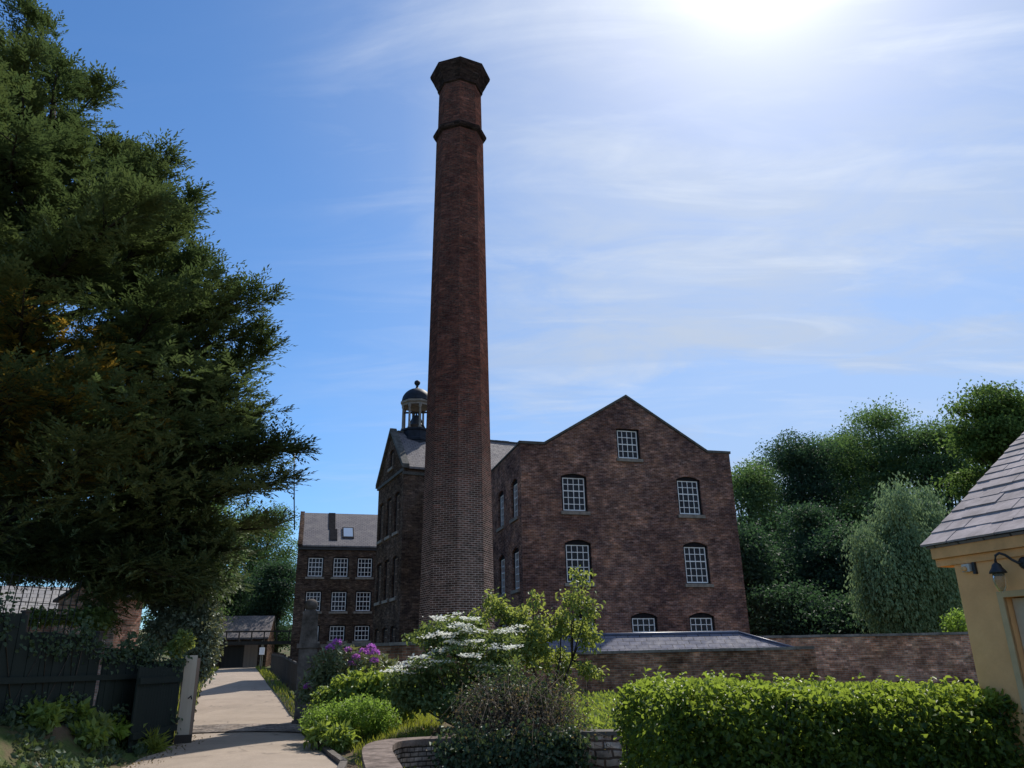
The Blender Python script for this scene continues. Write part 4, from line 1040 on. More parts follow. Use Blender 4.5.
# the great yew
g = np.random.default_rng(21)
TX, TY = -15.3, 21.5
yew = thing('yew_tree', (TX, TY, H(TX, TY)), 'huge dark yew with tiered spreading boughs filling the left side', 'tree')
LZ = ([1.5, 2.9, 4.1, 5.7, 7.4, 10, 12, 15, 17, 19, 20.4, 23, 25.5], [7.4, 8.2, 9.0, 9.9, 10.6, 9.7, 9.2, 7.1, 4.8, 3.8, 2.9, 1.6, .3])
mb = MB(); tz0 = H(TX, TY)
mb.tube([(TX, TY, tz0 - .4), (TX + .1, TY, 4), (TX + .3, TY, 9), (TX + .2, TY, 13), (TX + .1, TY, 17), (TX - .3, TY, 20.5)], [.75, .6, .5, .36, .2, .04], 10)
def proj(p):
    q = CAM_M.to_3x3().transposed() @ (Vector(p) - EYE); return 512 + F_PX * q.x / -q.z, 384 - F_PX * q.y / -q.z
OUT_Y = [-200, 0, 60, 85, 115, 140, 150, 190, 215, 255, 283, 320, 345, 385, 410, 435, 455, 482, 515, 560, 590, 640]
OUT_X = [10, 36, 62, 98, 112, 90, 150, 176, 203, 208, 262, 262, 276, 258, 285, 303, 288, 290, 278, 255, 230, 205]
SH = []                      # shoots: start, direction, length, tint
def bough(z0, az, L, rise, seed_, clampit=True, dens=1.0):
    gb = np.random.default_rng(seed_); marg = gb.uniform(26, 60) if z0 < 15 else gb.uniform(10, 24)
    dh = np.array([math.cos(az), math.sin(az), 0]); k = 9
    side = np.array([-dh[1], dh[0], 0]); wob = gb.normal(size=2) * .06
    def curve(L):
        return np.array([np.array([TX + .2, TY, z0]) + dh * L * t + np.array([0, 0, 1]) * L * rise * (t - .75 * t * t + .55 * t ** 3) + side * wob[0] * L * math.sin(t * 3) + np.array([0, 0, wob[1] * L * .5 * math.sin(t * 4)]) for t in np.linspace(0, 1, k)])
    pts = curve(L)
    if clampit:
        for _ in range(30):
            x_, y_ = proj(pts[-1])
            if x_ <= np.interp(y_, OUT_Y, OUT_X) - marg: break
            L *= .94; pts = curve(L)
    if L < .5: return
    for q_ in pts[3:]:
        x_, y_ = proj(q_)
        if -60 < x_ < 84 and y_ > 568: return
    if pts[0][2] < 19.5: mb.tube(pts, list(np.linspace(.04 + .011 * L, .012, k)), 6)
    nb = int((L * 4.6 + 3) * dens); btint = gb.uniform(0, .75) ** 1.3
    for _ in range(nb):
        t = gb.uniform(.22, 1) ** .7; f = t * (k - 1); i = min(int(f), k - 2); b0 = pts[i] + (pts[i + 1] - pts[i]) * (f - i)
        tang = pts[i + 1] - pts[i]; tang /= np.linalg.norm(tang)
        sgn = 1 if gb.random() < .5 else -1
        bl = min(L * .3 * (1.1 - t) * gb.uniform(.5, 1.2) + .4, 2.0)
        bd = tang * gb.uniform(.6, 1.2) + side * sgn * gb.uniform(.2, .9) + np.array([0, 0, gb.uniform(-.05, .4)]); bd /= np.linalg.norm(bd)
        if bl > .8 and pts[0][2] < 19.5: mb.tube([b0, b0 + bd * bl * .5, b0 + bd * bl * .95 + np.array([0, 0, -.03 * bl])], [.022, .014, .006], 4)
        ns = int(bl * 8) + 4
        for tt in gb.uniform(.1, 1, ns):
            q = b0 + bd * bl * tt + np.array([0, 0, -.06 * bl]) * tt ** 2
            sdv = np.cross(bd, [0, 0, 1]); sdv /= np.linalg.norm(sdv) + 1e-6
            sdir = bd * gb.uniform(.5, 1.1) + sdv * gb.normal() * .75 + np.array([0, 0, gb.normal() * .32 + .12])
            sdir /= np.linalg.norm(sdir); SH.append((*q, *sdir, gb.uniform(.25, .6) * (1.35 if t > .75 else 1), btint + gb.uniform(0, .3)))
sd = 100
for z0 in np.arange(4.2, 24.6, .74):
    L0 = float(np.interp(z0, *LZ)); nb = 6 if L0 > 4 else 4
    for j in range(nb):
        az = R(g.uniform(-118, 62)) if j < nb - 1 else R(g.uniform(62, 242))   # denser on the side towards the path and the road
        L = L0 * g.uniform(.6, 1.0)
        rise = g.uniform(.05, .4) if z0 > 6 else g.uniform(.0, .15)
        if z0 > 15: rise = g.uniform(.25, .6)
        if z0 < 5.6 and math.degrees(az) < -35: continue
        sd += 1; bough(z0 - rise * L * .5, az, L, rise, sd)
for j in range(26):                       # low drooping boughs over the fence end and the gate
    sd += 1; bough(g.uniform(3.6, 5.2), R(g.uniform(-34, 40)), g.uniform(5.5, 9.5), g.uniform(-.16, .0), sd, True, 1.2)
# the long boughs that make the outline against the sky
for px, py, rise in ((40, 8, .6), (64, 62, .6), (112, 88, .5), (88, 120, .5), (125, 150, .5), (178, 156, .5), (180, 185, .45), (205, 200, .45), (212, 258, .4), (190, 230, .4), (275, 283, .4), (268, 328, .35), (245, 305, .35), (280, 345, .35), (262, 388, .3), (310, 432, .22), (285, 415, .25), (288, 455, .2), (296, 482, .15), (280, 515, .1), (255, 560, .0), (235, 590, -.05)):
    e = at(px - 13, py + 3, TY - 1.0); dx, dy = e.x - TX - .2, e.y - TY; L = math.hypot(dx, dy)
    sd += 1; bough(e.z - rise * L * .8, math.atan2(dy, dx), L * .98, rise, sd, False, 1.5)
# hanging sprays that clothe the side seen from the road
for _ in range(420):
    px, py = g.uniform(-60, 300), g.uniform(-30, 612)
    lim = np.interp(py, OUT_Y, OUT_X)
    if px > lim - 22 or (px < 92 and py > 560) or (py > 590 and px < 140): continue
    if py < 360 and g.random() < .5: continue
    Yc = g.uniform(14.5, 20.5); c_ = np.array(at(px, py, Yc))
    if math.hypot(c_[0] - TX, c_[1] - TY) > float(np.interp(c_[2], *LZ)): continue
    o_ = c_ - np.array([TX, TY, c_[2]]); o_ /= np.linalg.norm(o_); ct = g.uniform(0, .6); ax_ = o_ * g.uniform(.5, 1) + np.array([g.normal() * .5, g.normal() * .5, g.uniform(-.1, .5)]); ax_ /= np.linalg.norm(ax_)
    for __ in range(g.integers(14, 34)):
        q_ = c_ + ax_ * g.uniform(-.7, .7) + g.normal(size=3) * np.array([.34, .34, .07]); dd_ = ax_ * .9 + g.normal(size=3) * np.array([.5, .5, .22]); dd_ /= np.linalg.norm(dd_)
        SH.append((*q_, *dd_, g.uniform(.22, .5), ct + g.uniform(0, .3)))
for _ in range(620):                      # low curtain of sprays behind the fence
    px, py = g.uniform(-40, 222), g.uniform(535, 626)
    if px < 86 and py > 574: continue
    if (px > 142 and py > 592) or (106 < px < 142 and py > 590): continue
    c_ = np.array(at(px, py, g.uniform(19.6, 23.5))); ct = g.uniform(0, .5)
    for __ in range(g.integers(12, 24)):
        q_ = c_ + g.normal(size=3) * np.array([.3, .3, .16]); dd_ = g.normal(size=3) * np.array([.6, .6, .3]) + np.array([.5, -.2, -.35]); dd_ /= np.linalg.norm(dd_)
        SH.append((*q_, *dd_, g.uniform(.22, .5), ct + g.uniform(0, .3)))
SH = np.array(SH, np.float32)
ok = (SH[:, 2] > 2.2 + .6 * g.random(len(SH))); SH = SH[ok]
NP = 9                       # needles sprays per shoot
RM = np.array(CAM_M.to_3x3()); QC = (SH[:, :3] - np.array(EYE)) @ RM; sx_, sy_ = 512 + F_PX * QC[:, 0] / -QC[:, 2], 384 - F_PX * QC[:, 1] / -QC[:, 2]
SH = SH[~((sx_ < 74 + 20 * g.random(len(SH))) & (sy_ > 572 + 10 * g.random(len(SH))) & (SH[:, 1] < 25) & (g.random(len(SH)) < .9))]
ns = len(SH); t_ = np.tile(np.linspace(.05, 1, NP), ns)[:, None]
S0, SD, SL, ST = np.repeat(SH[:, :3], NP, 0), np.repeat(SH[:, 3:6], NP, 0), np.repeat(SH[:, 6:7], NP, 0), np.repeat(SH[:, 7], NP)
sv = np.cross(SD, [0, 0, 1]); sv /= np.linalg.norm(sv, axis=1, keepdims=True) + 1e-6
sgn = np.tile(np.where(np.arange(NP) % 2 == 0, 1, -1), ns)[:, None].astype(np.float32); sgn[NP - 1::NP] = 0
PP = S0 + SD * SL * t_ * .85
DD = SD + sv * sgn * .75 + unit(len(PP), g) * .22
NN = np.array([0, 0, 1]) + unit(len(PP), g) * .45
L = (.10 + .09 * g.random(len(PP)))
print('yew shoots', ns)
gc = np.array(at(45, 405, 17.5)); dist = np.linalg.norm((S0 - gc) / np.array([2.6, 4.5, 2.4]), axis=1)
sh_r = np.repeat(g.random(ns), NP)
mi = ((dist < 1) & (sh_r < .75 * (1 - dist * .7))).astype(int)
leaves('crown', 'yew_leaf', yew, PP, DD, NN, L, L * .36, ST + g.random(len(PP)) * .25, mats=['yew_leaf', 'yew_gold'], matidx=mi)
mb.build('trunk', 'bark', yew)

# beech hedge in front of the yard
g = np.random.default_rng(33)
hd = thing('beech_hedge', (3, 9, 0), 'thick clipped beech hedge with a sunlit yellow green top', 'hedge')
ax = Vector((1, .12, 0)).normalized(); HX, HYf, HL, HT, HZ = 1.5, 7.85, 3.95, 2.15, 1.17
def hedge_pts(n, face):
    a = g.random(n) * HL; b = g.random(n) * HT; z = -.5 + g.random(n) * (HZ + .5)
    bump = lambda s: .06 * np.sin(s * 2.7) + .05 * np.sin(s * 6.1 + 1)
    nn = np.zeros((n, 3))
    rnd = .16
    if face == 'top': z = HZ + bump(a) * .7 + .04 * np.sin(b * 5) + g.normal(size=n) * .06 + np.where(g.random(n) < .06, g.random(n) * .16, 0); nn[:, 2] = 1
    if face == 'front': b = bump(a * 1.3 + z) * 1.0 + .05 * np.sin(z * 9 + a * 3) + g.normal(size=n) * .075; nn[:, 1] = -1
    if face == 'back': b = HT + g.normal(size=n) * .05; nn[:, 1] = 1
    if face == 'left': a = g.normal(size=n) * .05 + bump(z * 2) * .5; nn[:, 0] = -1
    if face == 'in': z = np.minimum(z, HZ - .05)
    if face == 'near': b = .04 + .5 * g.random(n); z = np.minimum(z, HZ - .04)
    # round the shoulders
    ed = np.clip(rnd * 1.6 - np.minimum(np.minimum(a, HL), np.minimum(b, HT - b)), 0, None); z = np.minimum(z, HZ + .1 - ed ** 2 * 1.6)
    z = np.where(z > .3, z + .09 - .15 * a / HL, z)
    P_ = np.stack([HX + ax.x * a - ax.y * b, HYf + ax.y * a + ax.x * b, z], 1)
    return P_, nn
Ps, Ns = [], []
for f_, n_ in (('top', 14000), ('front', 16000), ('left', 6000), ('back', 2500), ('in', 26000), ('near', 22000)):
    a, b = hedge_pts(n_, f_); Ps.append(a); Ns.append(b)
p, nn = np.concatenate(Ps), np.concatenate(Ns)
nr = nn * .6 + unit(len(p), g) * .95 + np.array([0, 0, .3]); d = unit(len(p), g) + nn * .25 + np.array([0, -.1, -.3])
L = .062 * (.5 + .85 * g.random(len(p)))
leaves('foliage', 'hedge_leaf', hd, p, d, nr, L, L * .68, np.where(np.arange(len(p)) < 14000, .3 + .7 * g.random(len(p)), .5 * g.random(len(p)) ** 1.4), six=True)  # top leaves tinted paler: new growth, and sunlight put into the colour
tp = []; td_ = []
for i in range(130):                        # stray new shoots above the clipped top
    a_, b_ = g.random() * HL, g.random() * HT; q = np.array([HX + ax.x * a_ - ax.y * b_, HYf + ax.y * a_ + ax.x * b_, HZ + .09 - .15 * a_ / HL]); dv = np.array([g.normal() * .35, g.normal() * .35, 1]); hh = g.uniform(.06, .24)
    for k_ in range(int(4 + hh * 40)): tp.append(q + dv * hh * g.random()); td_.append(g.normal(size=3) * np.array([1, 1, .4]))
tp = np.array(tp); td_ = np.array(td_); Lt = .06 * (.6 + .7 * g.random(len(tp)))
leaves('new_shoots', 'hedge_leaf', hd, tp, td_, np.array([0, 0, 1]) + unit(len(tp), g) * .6, Lt, Lt * .65, .5 + .5 * g.random(len(tp)), six=True)
n_ = 150; a = g.random(n_) * HL; b = g.random(n_) * HT
mb = MB()
for i in range(n_):
    q = Vector((HX + ax.x * a[i] - ax.y * b[i], HYf + ax.y * a[i] + ax.x * b[i], 0)); hh = HZ + g.uniform(-.25, .12)
    mb.tube([q + Vector((0, 0, -.5)), q + Vector((g.normal() * .06, g.normal() * .06, hh * .6)), q + Vector((g.normal() * .1, g.normal() * .1, hh))], [.014, .008, .003], 4)
mb.build('stems', 'twig', hd)

def shrub(name, label, cat, x, y, lobes, leaf, n_cl, per, spread, size, seed, ratio=.6, six=False, stem_r=.02, group=None, shell=.5, stems=7):
    g = np.random.default_rng(seed); z = H(x, y); t = thing(name, (x, y, z), label, cat, group)
    p, d, nr, ti = cloud(lobes, n_cl, per, spread, shell, g, flat=.7)
    k = p[:, 2] > z + .02; p, d, nr, ti = p[k], d[k], nr[k], ti[k]
    L = size * (.6 + .8 * g.random(len(p))); leaves('foliage', leaf, t, p, d, nr, L, L * ratio, ti, six)
    mb = MB(); lb = np.array(lobes)
    for i in range(stems):
        l = lb[i % len(lb)]; e = l[:3] + unit(1, g)[0] * l[3:6] * .6; limb(mb, (x + g.normal() * .1, y + g.normal() * .1, z - .1), e, stem_r, stem_r * .25, .1, 5, g)
    mb.build('stems', 'twig', t)
    return t
def lobe_px(px, py, Y, hw, hh, depth=None):
    c = at(px, py, Y); k = (Y * math.cos(PITCH) + (c.z - 1.6) * math.sin(PITCH)) / F_PX; return (c.x, Y, c.z, hw * k, depth or hw * k, hh * k)

# rhododendron by the gate pier, with purple flower trusses
Yr = 20.6
rh = shrub('rhododendron', 'rhododendron with purple flower heads in front of the gate pier', 'shrub', at(345, 700, Yr).x, Yr, [lobe_px(340, 665, Yr, 24, 18), lobe_px(375, 675, Yr, 20, 18), lobe_px(325, 690, Yr, 18, 22), lobe_px(350, 692, Yr, 30, 22), lobe_px(310, 690, Yr, 8, 14)], 'rhodo_leaf', 420, 16, .1, .16, 71, ratio=.34)
g = np.random.default_rng(72)
for px, py, s in ((337, 643, .13), (330, 648, .1), (356, 658, .12), (364, 652, .12), (371, 648, .13), (375, 653, .12), (374, 661, .11), (348, 650, .07), (308, 687, .09), (352, 664, .09)):
    c = np.array(at(px, py, Yr - .35)); uu = unit(46, g); uu[:, 2] = np.abs(uu[:, 2]) * .9 - .2
    leaves('flower_truss', 'petal_purple', rh, c + uu * s * .6, uu + unit(46, g) * .4, unit(46, g), .075, .06, g.random(46))
# leafy perennials and golden spirea at the front of the bed
Yb = 18.4
shrub('leafy_shrub', 'bright mid green leafy shrub between the rhododendron and the viburnum', 'shrub', at(375, 705, Yb).x, Yb, [lobe_px(352, 694, Yb, 22, 18), lobe_px(380, 690, Yb, 22, 18), lobe_px(402, 695, Yb, 18, 22), lobe_px(330, 704, Yb, 16, 15)], 'shrub_leaf', 420, 15, .09, .11, 73, six=True)
Yg = 17.2
shrub('golden_spirea', 'low mounded golden yellow green shrub at the path edge', 'shrub', at(350, 730, Yg).x, Yg, [lobe_px(340, 716, Yg, 26, 15), lobe_px(365, 714, Yg, 26, 17), lobe_px(318, 722, Yg, 16, 13), lobe_px(383, 722, Yg, 14, 14)], 'gold_leaf', 560, 16, .07, .06, 74, ratio=.5, stem_r=.01)
shrub('leafy_perennial', 'clump of broad upright green leaves at the corner of the bed by the path', 'plant', at(318, 735, 16.6).x, 16.6, [lobe_px(322, 733, 16.6, 12, 9), lobe_px(340, 738, 16.2, 10, 8)], 'shrub_leaf', 60, 12, .06, .16, 75, ratio=.35)
# viburnum: tiered branches with white lacecap flowers on top
Yv = 16.2; g = np.random.default_rng(76)
vx = at(460, 720, Yv).x
vb = thing('viburnum', (vx, Yv, H(vx, Yv)), 'tiered viburnum covered in flat white flower heads before the chimney', 'shrub')
tiers = [(455, 622, 30, 12), (440, 632, 34, 10), (495, 634, 22, 8), (470, 645, 46, 12), (432, 660, 26, 8), (412, 672, 26, 6), (488, 662, 34, 10), (455, 676, 44, 14), (505, 682, 26, 12), (430, 692, 36, 16), (470, 702, 44, 18), (515, 700, 22, 14), (405, 688, 20, 12)]
vl = [lobe_px(a, b + 5, Yv + g.uniform(-.6, .6), c, d_ * .8) for a, b, c, d_ in tiers]
p, d, nr, ti = cloud(vl, 760, 17, .085, .35, g, flat=.5)
L = .085 * (.6 + .8 * g.random(len(p))); leaves('foliage', 'viburnum_leaf', vb, p, d, nr + np.array([0, 0, .6]), L, L * .6, ti, True)
mb = MB()
for l in vl: limb(mb, (vx + g.normal() * .12, Yv + g.normal() * .1, H(vx, Yv)), (l[0], l[1], l[2]), .028, .008, .08, 5, g)
mb.build('stems', 'twig', vb)
FP, FD, FN = [], [], []
vt = [(434, 449, 617, 2), (456, 478, 617, 0), (426, 449, 635, -1), (448, 484, 633, -2), (499, 521, 631, -3), (446, 472, 642, 0), (478, 488, 641, 1), (428, 447, 650, 1), (485, 498, 649, -1), (387, 430, 671, -5), (402, 416, 664, -2), (433, 455, 663, -2), (475, 495, 667, 2), (480, 495, 689, 5), (443, 465, 716, 1), (501, 515, 687, 4), (452, 470, 626, 1), (415, 432, 656, 0), (462, 480, 655, 1), (506, 518, 645, 0)]
for xa, xb, yy, sl in vt:
    dep = Yv - g.uniform(.1, .9)
    for x_ in np.arange(xa, xb, 3.4):
        if g.random() < .22: continue
        t_ = (x_ - xa) / (xb - xa); c = np.array(at(x_ + g.normal(), yy + sl * t_ + g.normal() * 1.9 + 1.5 * (2 * t_ - 1) ** 2, dep + g.normal() * .12)); n_ = g.integers(16, 34); rr = g.uniform(.05, .095)
        o_ = g.normal(size=(n_, 3)) * np.array([rr, rr * 1.6, .012]); FP.append(c + o_); FD.append(unit(n_, g) * np.array([1, 1, .2])); FN.append(np.array([0, 0, 1]) + unit(n_, g) * .4)
FP, FD, FN = [np.concatenate(a) for a in (FP, FD, FN)]
leaves('blossoms', 'petal_white', vb, FP, FD, FN, .055, .05, g.random(len(FP)))
# young multi-stemmed tree in front of the gabled mill block
Yt = 18.0; g = np.random.default_rng(80)
tx = at(548, 705, Yt).x
yt = thing('young_tree', (tx, Yt, H(tx, Yt)), 'slender young tree with airy light green leaves before the mill gable', 'tree')
yl = [lobe_px(*a[:2], Yt + g.uniform(-.5, .5), a[2], a[3]) for a in ((580, 578, 9, 14), (574, 600, 16, 18), (588, 610, 10, 16), (560, 625, 18, 16), (585, 635, 16, 16), (540, 635, 20, 18), (520, 620, 18, 14), (500, 612, 16, 12), (480, 618, 12, 12), (525, 650, 24, 16), (555, 660, 24, 14), (585, 668, 14, 10), (565, 685, 14, 10), (597, 672, 6, 6), (508, 640, 16, 14), (535, 600, 8, 10), (490, 600, 8, 8))]
yl = [(a, b, c, d_ * .85, e_ * .85, f_ * .9) for a, b, c, d_, e_, f_ in yl]
p, d, nr, ti = cloud(yl, 460, 11, .08, .2, g)
L = .095 * (.6 + .8 * g.random(len(p))); leaves('crown', 'young_leaf', yt, p, d + np.array([0, 0, -.3]), nr, L, L * .6, ti, True)
mb = MB()
b0 = np.array([tx, Yt, H(tx, Yt) - .1])
m1, m2, m3 = np.array(at(560, 660, Yt)), np.array(at(530, 655, Yt)), np.array(at(572, 660, Yt))
for m_ in (m1, m2, m3): limb(mb, b0 + g.normal(size=3) * .04, m_, .035, .022, .05)
for i, l in enumerate(yl):
    src = (m3 if l[0] > m1[0] + .2 else m1 if l[0] > m1[0] - .3 else m2); limb(mb, src, (l[0], l[1], l[2] + l[5] * .5), .02, .005, .08, 5, g)
mb.build('trunk', 'bark', yt)
# dry brush and ivy tumbling over the wall
g = np.random.default_rng(90); Yd = 14.6
bx_ = at(520, 690, Yd)
br_ = thing('dry_brush', (bx_.x, Yd, H(bx_.x, Yd)), 'tangle of dry brown arching twigs tumbling over the low wall right of the viburnum', 'shrub')
mb = MB(); tips = []
for i in range(620):
    s = np.array([at(520, 700, Yd).x + np.clip(g.normal(), -1.8, 1.6) * .36, Yd + g.normal() * .3, .4])
    e = s + np.array([np.clip(g.normal(), -1.5, 1.4) * .42, -abs(g.normal()) * .35, g.uniform(.1, 1.15) * (1 - .5 * g.random())])
    fall = g.random() < .55
    e2 = e + np.array([g.normal() * .3, -g.uniform(.1, .55), -g.uniform(.1, .6)]); e3 = e2 + np.array([g.normal() * .15, -.12, -g.uniform(.2, .9)]) if fall else e2 + np.array([g.normal() * .1, -.05, -.06])
    if e2[2] < .5: e2[1] = min(e2[1], 13.45); 
    if e3[2] < .5: e3[1] = min(e3[1], 13.35)
    mb.tube([s, (s + e) / 2 + g.normal(size=3) * .1 + np.array([0, 0, .1]), e, e2, e3], [.006, .0055, .0045, .003, .002], 3); tips += [e, e2, (e + e2) / 2, e3, (e2 + e3) / 2]
mb.build('twigs', 'twig', br_)
tips = np.array(tips); tips = tips + g.normal(size=tips.shape) * .09; nn_ = len(tips)
leaves('foliage', 'dead_leaf', br_, tips, unit(nn_, g), unit(nn_, g), .05, .03, g.random(nn_))
p = np.stack([at(515, 700, Yd).x + g.normal(size=4200) * .42, Yd - .1 + g.normal(size=4200) * .3, .45 + np.abs(g.normal(size=4200)) * .4], 1)
leaves('green_leaves', 'ivy_leaf', br_, p, unit(4200, g), unit(4200, g) + np.array([0, -.3, .5]), .07, .05, g.random(4200), True)
iv = thing('ivy_mass', (.0, 13.5, -.3), 'dark ivy and creeper spilling over the low wall below the viburnum', 'ivy')
ncl = 240; cxs = g.uniform(-1.25, .95, ncl); czs = .5 - np.abs(g.normal(size=ncl)) * .55; keepc = (czs > -1.1) & (cxs + .9 * czs > -1.05 + .3 * g.random(ncl)); cxs, czs = cxs[keepc], czs[keepc]; ncl = len(cxs)
idx = np.repeat(np.arange(ncl), 26); n_ = len(idx)
p = np.stack([cxs[idx] + g.normal(size=n_) * .13, 13.42 - np.abs(g.normal(size=n_)) * .12 + np.where(czs[idx] > .38, .35, 0) * g.random(n_), czs[idx] + g.normal(size=n_) * .12], 1)
L = .07 * (.6 + .8 * g.random(n_)); cti = g.random(ncl)[idx]
leaves('leaves', 'ivy_leaf', iv, p, unit(n_, g) + np.array([0, -.2, -.7]), np.array([0, -1, .4]) + unit(n_, g) * .7, L, L * .8, .6 * cti + .4 * g.random(n_), True)
mb = MB()
for i in range(110):
    x_ = g.uniform(-1.2, .9); mb.tube([(x_, 13.8, .5), (x_ + g.normal() * .1, 13.42, .36), (x_ + g.normal() * .2, 13.4, -.3), (x_ + g.normal() * .25, 13.42, -1.0)], [.008, .007, .005, .003], 4)
mb.build('stems', 'twig', iv)
# ground cover behind the rubble wall
def carpet(name, label_kind, xs, ys, n, leaf, L, W, zlo, zhi, seed, lean=.5, keep=None):
    g = np.random.default_rng(seed); x = g.uniform(*xs, n); y = g.uniform(*ys, n)
    if keep is not None: k = keep(x, y); x, y = x[k], y[k]
    cl = .5 + .5 * np.sin(x * 4.1 + np.sin(y * 3)) * np.sin(y * 3.7 + 1); n = len(x)
    p = np.stack([x, y, hgt(x, y) + zlo + (zhi - zlo) * g.random(n) * (.4 + .6 * cl)], 1)
    d = unit(n, g) * lean + np.array([0, 0, 1]); Lr = L * (.6 + .8 * g.random(n))
    o = leaves(name, leaf, None, p, d, unit(n, g) + np.array([0, -.3, 0]), Lr, Lr * W, np.clip(cl * .5 + g.random(n) * .5, 0, 1)); return tag(o, kind='stuff')
carpet('ground_cover', '', (.3, 9.5), (14.1, 27.4), 26000, 'shrub_leaf', .12, .5, .0, .34, 91, 1.1)
carpet('grass', '', (-6.5, -1.6), (12.4, 22.5), 16000, 'grass_leaf', .12, .12, -.02, .0, 92, .55, keep=lambda x, y: (x > path_r(y) + .16) & (x > -2.3 - .25 * (y - 12.6)))
carpet('verge_grass', '', (-26, -5), (20, 66), 42000, 'grass_leaf', .22, .12, -.02, .02, 93, .5, keep=lambda x, y: ((x > path_r(y) + .02) & (x < path_r(y) + .6)) | ((x < path_l(y) - .02) & (x > path_l(y) - 1.6)))
# bank under the fence
carpet('bank_undergrowth', '', (-9.4, -6.4), (9, 19.5), 9000, 'ivy_leaf', .1, .7, .0, .22, 94, 1.6, keep=lambda x, y: (x < path_l(y) - .2) & (np.sin(x * 5 + y * 3) + np.sin(y * 4.3) > -.5))
g = np.random.default_rng(95)
bank = [(18, 715, 14.2, 'large leaved plant low on the bank at the bottom left corner'), (52, 695, 14.8, 'leafy plant highest on the bank under the fence'), (72, 715, 15.2, 'bright tufted plant in the middle of the bank'), (92, 730, 15.4, 'broad leaved plant at the foot of the bank near the path'),
        (112, 716, 16.2, 'yellowish leafed plant on the bank toward the gate'), (131, 722, 16.8, 'pale green plant at the right end of the bank'), (85, 752, 14.9, 'low spreading plant beside the path edge'), (35, 750, 14.0, 'dark low plant in the bottom left corner of the bank'), (150, 738, 17.0, 'grassy tuft beside the gate leaf')]
for i, (px, py, Yp, lab) in enumerate(bank):  # bright leaf colours stand in for dappled sun on the bank
    c = at(px, py, Yp); z = H(c.x, Yp)
    shrub('bank_plant', lab, 'plant', c.x, Yp, [(c.x, Yp, z + .18, .22, .22, .16), (c.x + .12, Yp - .1, z + .12, .16, .16, .12)], ('shrub_leaf', 'shrub_leaf', 'shrub_leaf', 'young_leaf', 'gold_leaf', 'young_leaf', 'shrub_leaf', 'shrub_leaf', 'grass_leaf')[i], 46, 10, .06, .15 if i != 8 else .24, 200 + i, ratio=.42 if i != 8 else .1, stem_r=.006, group='plants on the bank', stems=4)
g = np.random.default_rng(97)
fi = thing('fence_creeper', (-8.1, 15, 1.9), 'dark creeper hanging in patches over the top and foot of the green fence', 'ivy')
cs_ = []
for i in range(60):
    k_ = g.integers(0, 2); (xa, ya), (xb, yb_) = fpts[k_], fpts[k_ + 1]; t_ = g.random(); x_, y_ = xa + (xb - xa) * t_, ya + (yb_ - ya) * t_
    s_ = (run[k_][0] + run[k_][1] * t_); tp_ = tops(s_)
    zz = tp_ + g.normal() * .1 - abs(g.normal()) * .12 if i % 3 else H(x_, y_) + abs(g.normal()) * .3
    cs_.append((x_ + .06, y_, zz))
cs_ = np.array(cs_); idx = np.repeat(np.arange(len(cs_)), 34); p = cs_[idx] + g.normal(size=(len(idx), 3)) * np.array([.06, .17, .12]); L = .075 * (.6 + .8 * g.random(len(p)))
leaves('leaves', 'ivy_leaf', fi, p, unit(len(p), g) + np.array([.2, -.1, -.7]), np.array([.7, -.5, .4]) + unit(len(p), g) * .7, L, L * .8, g.random(len(p)), True)
o_ = cs_[np.argsort(cs_[:, 1])]; mb = MB(); mb.tube([q + np.array([-.03, 0, 0]) for q in o_[::3]], .008, 5)
mb.build('runner', 'twig', fi)
carpet('leaf_litter', '', (-9, -5.6), (12, 20.5), 2600, 'dead_leaf', .045, .6, .035, .045, 98, 4.0, keep=lambda x, y: np.abs(x - path_l(y) - .15) < .55 * g.random(len(x)) ** 2 + .05)
# dark glossy holly beside the gate post, and a bright climber on the post
Yh = 21.6
shrub('holly_bush', 'grey green glossy holly bush behind the pale gate post', 'shrub', at(186, 690, Yh).x, Yh, [lobe_px(172, 600, Yh, 22, 16), lobe_px(195, 606, Yh, 18, 14), lobe_px(185, 628, Yh, 26, 20), lobe_px(200, 640, Yh, 20, 22), lobe_px(165, 632, Yh, 20, 18), lobe_px(208, 625, Yh, 12, 14), lobe_px(190, 660, Yh, 14, 20), lobe_px(203, 665, Yh, 8, 16)], 'holly_leaf', 900, 16, .1, .1, 101, ratio=.6, stem_r=.04)
shrub('climber', 'bright yellow green climber on top of the pale gate post', 'plant', at(182, 650, 19.0).x, 19.0, [lobe_px(185, 640, 19.0, 9, 8), lobe_px(176, 648, 19.1, 7, 7)], 'young_leaf', 60, 11, .05, .09, 102, six=True, stem_r=.008)
c = at(95, 628, 19.6)
shrub('sunlit_shrub', 'sunlit lime green shrub just behind the fence under the slate roof', 'shrub', c.x, 19.6, [lobe_px(92, 618, 19.6, 16, 6), lobe_px(76, 617, 19.6, 14, 5), lobe_px(100, 628, 19.6, 8, 8), lobe_px(40, 617, 19, 20, 5)], 'young_leaf', 130, 12, .07, .12, 103, six=True)

